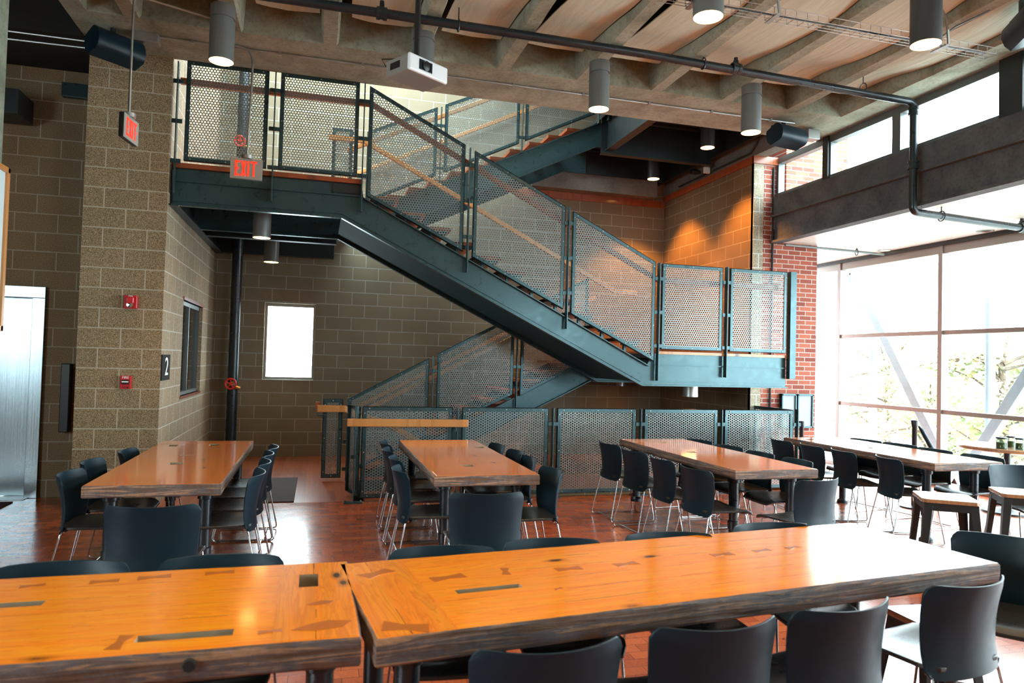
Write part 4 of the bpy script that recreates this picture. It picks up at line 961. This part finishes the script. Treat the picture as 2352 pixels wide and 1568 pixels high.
TL = table(cL.x, cL.y, rzL, LL_, WL_, 'orange timber table with a square mortise hole and two long slots, butted end to end', M['orange'], M['orange_end'], H, .012, .085, K, 9.0, lx=.11, ly=.14, endw=.24)
for px, py, sc in ((740, 1437, 2.0), (735, 1385, 1.0)):
    u, v = loc_of(px, py, cL.x, cL.y, rzL); p = [(-.045, -.01), (-.01, -.02), (.03, -.012), (.045, .012), (.01, .02), (-.02, .008)]
    MB().prism([(u+a*sc, v+b*sc) for a, b in p], lambda a, b: (a, b, .7613), lambda a, b: (a, b, .7625)).build('butterfly_key', M['key'], TL)
# dowel bolt hole on the front edge
u, v = loc_of(420, 1515, cL.x, cL.y, rzL, .73)
MB().lathe([(.001, -.012), (.016, -.012), (.020, .004)], (u+.02, -.40, .722), 16, axis='Y').build('bolt_hole', M['void'], TL)
# far tables
def ftable(x0, x1, y0, y1, label, holes, seed, amp=.004, caster=False, cuts=()):
    cx, cy = (x0+x1)/2, (y0+y1)/2; H = []
    for (px, py, w, l) in holes:
        p = at('Z', .76, px, py); H.append((p.x-cx-w, p.x-cx+w, p.y-cy-l, p.y-cy+l, .06))
    t = empty('dining_table', (cx, cy, 0), label, 'table', 'long timber dining tables')
    Wd, L = x1-x0, y1-y0
    slab_mesh(Wd, L, .76, .075, H, amp, seed).build('tabletop', [M['pine'], M['edge'], M['slot']], t, smooth=35)
    for s in (-1, 1):
        y_ = s*(L/2-.02-.10); a, b = y_-.10, y_+.10
        MB().box(-Wd/2+.02, Wd/2-.02, a, b, .7602, .7608).build('end_board', M['pine_end'], t)
    for sx in (-1, 1):
        for sy in (-1, 1):
            l = table_leg(sx*(Wd/2-.115), sy*(L/2-.20), .685, caster).build('leg', M['pipe'], t, smooth=40)
            if caster:
                MB().lathe([(.001, -.015), (.045, -.015), (.05, 0), (.045, .015), (.001, .015)], (sx*(Wd/2-.115)+.03, sy*(L/2-.20), .05), 18, axis='Y').box(sx*(Wd/2-.115)-.02, sx*(Wd/2-.115)+.04, sy*(L/2-.20)-.022, sy*(L/2-.20)-.016, .05, .125).build('caster', M['rail_dk'], l, smooth=40)
    return t
ftable(-1.343, -.557, 4.80, 7.15, 'timber table alongside the block column, with four dark mortise holes', [(397, 1023, .04, .06), (492, 1021, .04, .06), (430, 1045, .05, .02), (403, 1064, .045, .06)], 3.3)
ftable(.822, 1.598, 4.93, 7.17, 'timber table in front of the wooden handrail end, with one dark square hole', [(1101, 1027, .04, .05), (1075, 1069, .04, .05)], 5.1)
ftable(3.245, 4.02, 4.96, 7.19, 'timber table on caster wheels before the middle railing panels', [(1520, 1016, .05, .04), (1587, 1038, .05, .04)], 7.7, caster=True)
ftable(5.44, 6.235, 5.17, 7.32, 'timber table nearest the glass wall, its top washed white by daylight', [(1860, 1009, .05, .04), (1995, 1028, .05, .03)], 8.8, .010)
# ------------------------------------------------------------------ chairs
def make_chair():
    t = empty('dining_chair', (0, 0, 0), 'chair', 'chair', 'black sled-base dining chairs')
    # back shell: u across, v up
    NU, NV = 26, 20; vs = []
    def sh(u, v, off):
        hw = .215+.025*v-.012*(max(0, v-.9)/.1); x = hw*u
        z = .405+.365*v
        if v > .999: z += .004*abs(u)
        z += .020*abs(u)**4*(v > .5)*0
        y = -.205-.055*v**1.4+.075*(abs(u)**2.2)*(.55+.6*v)-.035*max(0, .25-v)
        y += .012*sin(pi*v)
        cr = (abs(u) > .88)*((abs(u)-.88)/.12)**2
        z += -.020*cr*((v-.90)/.10 if v > .90 else 0) + .03*cr*(1-v/.07 if v < .07 else 0)
        return Vector((x, y+off, z))
    for s, off in ((0, 0), (1, -.009)):
        for j in range(NV+1):
            for i in range(NU+1): vs.append(sh(-1+2*i/NU, j/NV, off))
    n1 = (NU+1)*(NV+1); f = lambda s, i, j: s*n1+j*(NU+1)+i; fs = []
    for j in range(NV):
        for i in range(NU):
            fs.append((f(0, i, j), f(0, i+1, j), f(0, i+1, j+1), f(0, i, j+1))); fs.append((f(1, i, j), f(1, i, j+1), f(1, i+1, j+1), f(1, i+1, j)))
    for i in range(NU): fs += [(f(0, i, 0), f(1, i, 0), f(1, i+1, 0), f(0, i+1, 0)), (f(0, i, NV), f(0, i+1, NV), f(1, i+1, NV), f(1, i, NV))]
    for j in range(NV): fs += [(f(0, 0, j), f(0, 0, j+1), f(1, 0, j+1), f(1, 0, j)), (f(0, NU, j), f(1, NU, j), f(1, NU, j+1), f(0, NU, j+1))]
    MB().add(vs, fs).build('backrest', M['plastic'], t, smooth=50, bevel=.003)
    # seat
    vs = []; NU, NV = 12, 12
    for s, off in ((0, 0), (1, -.018)):
        for j in range(NV+1):
            for i in range(NU+1):
                u, v = -1+2*i/NU, j/NV; hw = .225-.02*(1-v); y = -.20+.43*v
                e = max(abs(u), 0)**6; z = .452-.012*(1-u*u)*sin(pi*v)+.006*u*u-.030*max(0, (v-.80)/.2)**2
                if v in (0., 1.): hwc = hw-.035
                elif j in (1, NV-1): hwc = hw-.010
                else: hwc = hw
                vs.append((hwc*u, y, z+off))
    n1 = (NU+1)*(NV+1); fs = []
    for j in range(NV):
        for i in range(NU):
            fs.append((f(0, i, j) if 0 else j*(NU+1)+i, j*(NU+1)+i+1, (j+1)*(NU+1)+i+1, (j+1)*(NU+1)+i)); fs.append((n1+j*(NU+1)+i, n1+(j+1)*(NU+1)+i, n1+(j+1)*(NU+1)+i+1, n1+j*(NU+1)+i+1))
    for i in range(NU): fs += [(i, n1+i, n1+i+1, i+1), (NV*(NU+1)+i, NV*(NU+1)+i+1, n1+NV*(NU+1)+i+1, n1+NV*(NU+1)+i)]
    for j in range(NV): a = j*(NU+1); b = a+NU; fs += [(a, a+NU+1, n1+a+NU+1, n1+a), (b, n1+b, n1+b+NU+1, b+NU+1)]
    MB().add(vs, fs).build('seat', M['seat'], t, smooth=50, bevel=.004)
    r = .0062
    for s in (-1, 1):
        pts = [(s*.12, -.16, .428), (s*.19, -.178, .430)]+elbow((s*.19, -.178, .430), (s*.20, -.185, .40), (s*.225, -.25, .02), .02, 4)
        pts += elbow((s*.20, -.19, .40), (s*.235, -.265, .008), (s*.235, .20, .008), .035, 5)+elbow((s*.235, -.265, .008), (s*.235, .22, .008), (s*.205, .15, .425), .035, 5)+[(s*.205, .15, .425), (s*.12, .13, .430), (s*.0, .13, .430)]
        MB().tube([tuple(p) for p in pts], r, 8).build('sled_leg', M['chrome'], t, smooth=60)
    MB().tube([(-.20, -.16, .425), (-.05, -.15, .427), (.05, -.15, .427), (.20, -.16, .425)], r, 8).tube([(-.235, -.18, .012), (.235, -.18, .012)], r*.9, 8).build('cross_bar', M['chrome'], t, smooth=60)
    return t
proto = make_chair(); used = [False]
BC = Vector((0, -.255)); WING = .175     # top-centre and wing-tip y in the chair frame
def chair(c, a, label, group):
    if not used[0]: o = proto; used[0] = True
    else: o = copy_tree(proto)
    o.location = (c[0], c[1], 0); o.rotation_euler = (0, 0, a); o['label'] = label; o['group'] = group; return o
def chair_T(px, py, deg, label, group, z=.77):
    p = at('Z', z, px, py); a = R(deg); q = Vector((p.x, p.y))-Vector((-sin(a)*BC.y, cos(a)*BC.y)); return chair(q, a, label, group)
def chair_C(pl, pr, facing, label, group, z=.755, k=1.0):
    """from the two top corners in the picture; facing = approx direction vector the sitter faces"""
    a, b = at('Z', z, *pl), at('Z', z, *pr); a, b = Vector((a.x, a.y)), Vector((b.x, b.y)); m = (a+b)/2; d = (b-a).normalized(); n = Vector((-d.y, d.x))
    if n.dot(Vector(facing)) < 0: n = -n
    ang = math.atan2(-n.x, n.y); return chair(m+n*WING, ang, label, group)
gN = 'chairs along the near side of the long orange table'
chair_C((1078, 1500), (1430, 1466), (0, 1), 'black chair back partly cut by the picture bottom, first along the long orange table', gN)
chair_C((1485, 1450), (1792, 1418), (0, 1), 'black chair at the long orange table, second from the table joint, back towards us', gN)
chair_C((1800, 1412), (2052, 1373), (0, 1), 'black chair at the long orange table, third from the table joint, back towards us', gN)
chair_C((2110, 1355), (2312, 1323), (0, 1), 'black chair at the window end of the long orange table, back towards us', gN)
gF = 'chairs along the far side of the orange tables'
for (x, y, d, lb) in ((1016, 1250, 176, 'first, beside the table joint'), (1262, 1233, 176, 'second from the table joint'), (1524, 1219, 176, 'third from the table joint'), (1752, 1198, 180, 'fourth from the table joint')):
    chair_T(x, y, d, 'blue-black chair back past the long orange table, '+lb, gF, .775)
chair_T(163, 1285, 177, 'blue-black chair back above the slotted orange table, nearer the picture edge', gF, .775); chair_T(519, 1270, 178, 'blue-black chair back above the slotted orange table, nearer its square hole', gF, .775)
chair((3.18, 2.62), R(128), 'large black chair beyond the window end of the long orange table, turned away from it', 'chairs by the window end of the long orange table')
g1 = 'chairs round the table by the block column'
for (x, y, lb) in ((139, 1086, 'nearest us'), (192, 1059, 'in the middle'), (277, 1035, 'farthest from us')): chair_T(x, y, -90, 'black chair on the elevator side of the block column table, '+lb, g1)
for (x, y, lb) in ((606, 1084, 'nearest us'), (619, 1060, 'second from us'), (626, 1041, 'third from us'), (637, 1026, 'farthest from us')): chair_T(x, y, 90, 'black chair on the mat side of the block column table, '+lb, g1)
chair_T(345, 1156, 0, 'broad black chair at the near end of the block column table, back towards us', g1, .79)
g2 = 'chairs round the table before the handrail'
for (x, y, lb) in ((904, 1076, 'nearest us'), (897, 1051, 'second from us'), (881, 1032, 'third from us'), (876, 1016, 'farthest from us')): chair_T(x, y, -90, 'black chair on the open floor side of the handrail table, '+lb, g2)
for (x, y, lb) in ((1284, 1079, 'nearest us'), (1226, 1051, 'second from us'), (1199, 1037, 'third from us'), (1155, 1022, 'farthest from us')): chair_T(x, y, 90, 'black chair on the window side of the handrail table, '+lb, g2)
chair_T(1124, 1127, -3, 'black chair at the near end of the handrail table, back towards us', g2, .79)
g3 = 'chairs round the caster table'
for (a, b, lb) in (((1377, 1013), (1428, 1027), 'farthest from us'), ((1431, 1030), (1486, 1044), 'third from us'), ((1493, 1045), (1555, 1066), 'second from us'), ((1560, 1066), (1642, 1089), 'nearest us')):
    chair_C(a, b, (1, 0), 'black chair with its back to the handrail table, at the caster table, '+lb, g3)
for (a, b, lb) in (((1580, 1010), (1630, 1019), 'farthest from us'), ((1645, 1023), (1702, 1034), 'third from us'), ((1711, 1036), (1780, 1052), 'second from us'), ((1790, 1051), (1872, 1071), 'nearest us')):
    chair_C(a, b, (-1, 0), 'black chair facing us across the caster table, '+lb, g3)
chair_C((1822, 1108), (1930, 1099), (-.3, 1), 'black chair at the near end of the caster table, back towards us, slightly turned', g3)
g4 = 'chairs round the table by the glass wall'
for (a, b, lb) in (((1768, 1006), (1826, 1019), 'farthest from us'), ((1832, 1017), (1901, 1033), 'third from us'), ((1901, 1028), (1978, 1047), 'second from us'), ((2000, 1042), (2090, 1066), 'nearest us')):
    chair_C(a, b, (1, 0), 'black chair on the caster table side of the glass wall table, '+lb, g4)
for (a, b, lb) in (((1957, 1009), (2017, 1017), 'farthest from us'), ((2029, 1018), (2103, 1028), 'third from us'), ((2104, 1029), (2189, 1042), 'second from us'), ((2208, 1044), (2305, 1058), 'nearest us')):
    chair_C(a, b, (-1, 0), 'black chair between the glass wall table and the glass, '+lb, g4)
chair((5.98, 4.72), R(168), 'black chair behind the wooden stool cut by the picture edge, facing us', g4)
# ------------------------------------------------------------------ stools
def stool(cx, cy, rz, z, label, w=.38, seat_mat=None):
    t = empty('wooden_stool', (cx, cy, 0), label, 'stool', 'metal stools with wooden seats', rz); h = w/2
    c = .03; p = [(-h+c, -h), (h-c, -h), (h, -h+c), (h, h-c), (h-c, h), (-h+c, h), (-h, h-c), (-h, -h+c)]
    MB().prism(p, lambda a, b: (a, b, z-.028), lambda a, b: (a, b, z)).build('seat', M['stoolwood'], t, bevel=.004)
    k = h-.015; ap = MB().box(-k, k, -k, -k+.004, z-.085, z-.03).box(-k, k, k-.004, k, z-.085, z-.03).box(-k, -k+.004, -k, k, z-.085, z-.03).box(k-.004, k, -k, k, z-.085, z-.03); ap.build('apron', M['steel_dk'], t)
    for sx in (-1, 1):
        for sy in (-1, 1):
            a0, a1 = k, k+.045; mb = MB(); q = lambda s, e, zz, wd: None
            top = [(sx*k, sy*k), (sx*(k-.055), sy*k), (sx*k, sy*(k-.055))]; bt = [(sx*a1, sy*a1), (sx*(a1-.032), sy*a1), (sx*a1, sy*(a1-.032))]
            t3 = [Vector((*p_, z-.04)) for p_ in top]; b3 = [Vector((*p_, .006)) for p_ in bt]
            i3 = Vector((-sx*.005, -sy*.005, 0))
            for e in (1, 2):
                m_ = [t3[0], t3[e], b3[e], b3[0]]; mb.add(m_+[v+i3 for v in m_], [(0, 1, 2, 3), (7, 6, 5, 4), (0, 4, 5, 1), (1, 5, 6, 2), (2, 6, 7, 3), (3, 7, 4, 0)])
            mb.lathe([(.001, 0), (.02, 0), (.02, .01), (.008, .02)], (sx*(a1-.012), sy*(a1-.012), 0), 12); mb.build('leg', M['steel_dk'], t)
    return t
stool(4.615, 4.29, R(-34), .65, 'wooden-topped metal stool in front of the glass wall table')
stool(5.47, 4.37, R(-34), .65, 'wooden-topped metal stool nearest the picture edge by the glass')
stool(2.80, 2.68, R(-4), .45, 'low wooden stool under the window end of the long orange table', .28)
# ------------------------------------------------------------------ round table, jars, stanchions
t = empty('round_table', (7.72, 6.35, 0), 'round pedestal table by the glass wall with spice jars on it', 'table')
MB().lathe([(.001, .76), (.49, .76), (.50, .75), (.50, .725), (.48, .715), (.001, .715)], n=48).build('tabletop', M['stoolwood'], t, smooth=40)
MB().lathe([(.001, .715), (.12, .71), (.035, .68), (.03, .08), (.06, .05), (.26, .02), (.27, 0), (.001, 0)], n=24).build('pedestal', M['black'], t, smooth=40)
for k, (px, py, lb) in enumerate(((2300, 1030, 'first, wide'), (2322, 1027, 'second, behind the wide one'), (2342, 1032, 'third, at the picture edge'))):
    q = at('Z', .76, px, py); t = empty('spice_jar', (q.x, q.y, .76), 'glass jar of green seasoning on the round table, '+lb, 'jar', 'seasoning jars on the round table'); r = .055 if k == 0 else .045
    MB().lathe([(.001, 0), (r, .0), (r, .10), (r-.008, .11)], n=20).build('jar_glass', M['jar'], t, smooth=40); MB().lathe([(.001, .004), (r-.006, .004), (r-.006, .07), (.001, .072)], n=20).build('contents', M['spice'], t, smooth=40)
    MB().lathe([(r-.006, .108), (r, .11), (r, .128), (.001, .13)], n=20).build('lid', M['black'], t, smooth=40)
def stanchion(x, y, h, label, rope=False):
    t = empty('stanchion', (x, y, 0), label, 'stanchion', 'black barrier posts')
    MB().lathe([(.001, h), (.035, h), (.04, h-.01), (.033, h-.06), (.033, h-.07), (.028, h-.08), (.028, .03), (.15, .015), (.16, 0), (.001, 0)], n=24).build('pole', M['black'], t, smooth=40)
    if rope:
        MB().tube([(.03, 0, h-.065), (.05, .0, h-.055), (.06, 0, h-.075)], .006, 6).build('hook', M['chrome'], t)
        MB().tube([(.06, 0, h-.07), (.10, 0, h-.11), (.16, 0, h-.20), (.25, .0, h-.33), (.35, .02, h-.45), (.55, .05, h-.58)], [.01, .022, .025, .025, .025, .025], 10).build('rope', M['plastic'], t, smooth=60)
stanchion(6.80, 6.75, 1.02, 'black barrier post with a hanging rope behind the glass wall table', True)
stanchion(6.45, 8.3, .87, 'slim black barrier post at the end of the low railing by the brick pier')
# ------------------------------------------------------------------ outside
struct('floor_outside', MB().box(9.0, 60, -30, 60, -3.3, -3.1), M['ground'])
for (y0, z0, y1, z1, nm) in ((10.44, 3.35, 8.35, .0, 'falling from the mullion nearest the brick pier'), (10.5, 3.35, 12.4, .0, 'seen past the brick pier edge'), (6.2, 3.2, 8.25, .0, 'rising towards the picture edge')):
    d = Vector((0, y1-y0, z1-z0)).normalized(); e = Vector((0, -d.z, d.y)); mb = MB()
    a = Vector((9.15, y0, z0)); b = Vector((9.15, y1, z1))+d*3.2 if nm[0] != 's' or 1 else None
    b = a+d*((Vector((9.15, y1, z1))-a).length+3.5)
    vs = []
    for p in (a, b):
        for sx, se in ((-1, -1), (1, -1), (1, 1), (-1, 1)): vs.append(p+Vector((sx*.06, 0, 0))+e*se*.075)
    mb.add(vs, [(0, 1, 2, 3), (7, 6, 5, 4), (0, 4, 5, 1), (1, 5, 6, 2), (2, 6, 7, 3), (3, 7, 4, 0)])
    tag(mb.build('steel_brace', M['extsteel'], bevel=.008), 'blue grey diagonal steel brace outside the glass, '+nm, 'brace', 'diagonal braces outside the glass wall')
for (y, nm) in ((10.25, 'behind the mullion nearest the brick pier'), (8.02, 'behind the central mullion')):
    tag(MB().tube([(9.42, y, -3.1), (9.42, y, 3.6)], .065, 16).build('steel_column', M['extsteel'], smooth=50), 'pale blue round steel column outside the glass, '+nm, 'column', 'exterior steel columns')
def tree(x, y, zc, r, label, n, sd):
    rnd = random.Random(sd); t = empty('tree', (x, y, -3.1), label, 'tree', 'trees outside the glass wall'); b = MB(); tips = []
    b.tube([(0, 0, 0), (.1, .05, (zc+3.1)*.5), (0, .1, zc+3.1)], [.14, .10, .05], 8)
    for k in range(26):
        a = rnd.uniform(0, 2*pi); el = rnd.uniform(-.4, 1.2); L = r*rnd.uniform(.55, 1.0); z0 = (zc+3.1)*rnd.uniform(.55, 1.0)
        p0 = Vector((0, .05, z0)); d = Vector((cos(a)*cos(el), sin(a)*cos(el), sin(el)*.7)); p1 = p0+d*L*.5+Vector((0, 0, .1)); p2 = p0+d*L
        b.tube([p0, p1, p2], [.04, .022, .008], 5); tips += [p1, p2, (p1+p2)/2, p2+Vector((0, 0, .2))]
    b.build('trunk', M['bark'], t, smooth=50); lf = MB()
    for k in range(n):
        c = rnd.choice(tips)+Vector((rnd.gauss(0, .20), rnd.gauss(0, .20), rnd.gauss(0, .16))); s = rnd.uniform(.04, .085)
        u = Vector((rnd.gauss(0, 1), rnd.gauss(0, 1), rnd.gauss(0, 1))).normalized(); w = u.orthogonal().normalized()
        lf.add([c-u*s, c+w*s*.45+u*s*.1, c+u*s, c-w*s*.45+u*s*.1], [(0, 1, 2, 3)])
    lf.build('leaves', M['leaf'], t)
tree(15.6, 16.4, 1.6, 1.9, 'thin-leaved tree outside behind the first diagonal brace', 6000, 3)
tree(14.2, 13.6, .9, 1.5, 'thin-leaved tree outside behind the central mullion', 5000, 5)
tree(12.6, 10.4, 1.9, 1.7, 'thin-leaved tree outside at the picture edge', 5000, 8)
# ------------------------------------------------------------------ light
w = bpy.data.worlds.new('world'); S.world = w; w.use_nodes = True; nt = w.node_tree; bg = nt.nodes['Background']
bg.inputs[0].default_value = (.78, .93, 1.0, 1); bg.inputs[1].default_value = 15.0
def portal(loc, rot, sx, sy):
    L = bpy.data.lights.new('window_portal', 'AREA'); L.shape = 'RECTANGLE'; L.size = sx; L.size_y = sy; L.cycles.is_portal = True
    o = bpy.data.objects.new('window_portal', L); COL.objects.link(o); o.location = loc; o.rotation_euler = rot
portal((XG+.12, 6.95, 1.7), (0, R(90), 0), 3.3, 14.1)
portal((XC+.15, 2.4, 4.34), (0, R(90), 0), .5, 12.8)
portal((6.9, -4.25, 2.35), (R(90), 0, 0), 2.6, 1.7)
portal((-6.25, .25, 2.25), (0, R(-90), 0), 1.9, 4.5)
portal((.55, 9.82, 7.15), (0, 0, 0), 4.1, 3.4)
portal((-.42, YF+.25, 1.8), (R(-90), 0, 0), .77, 1.2)
# ------------------------------------------------------------------ render look
S.view_settings.view_transform = 'Standard'; S.view_settings.look = 'None'; S.view_settings.gamma = 1; S.view_settings.use_curve_mapping = False
S.view_settings.exposure = .36
S.cycles.use_denoising = True; S.cycles.max_bounces = 8; S.cycles.diffuse_bounces = 4; S.cycles.glossy_bounces = 4; S.cycles.transparent_max_bounces = 12; S.cycles.transmission_bounces = 4
S.cycles.caustics_reflective = False; S.cycles.caustics_refractive = False; S.cycles.sample_clamp_indirect = 6.0
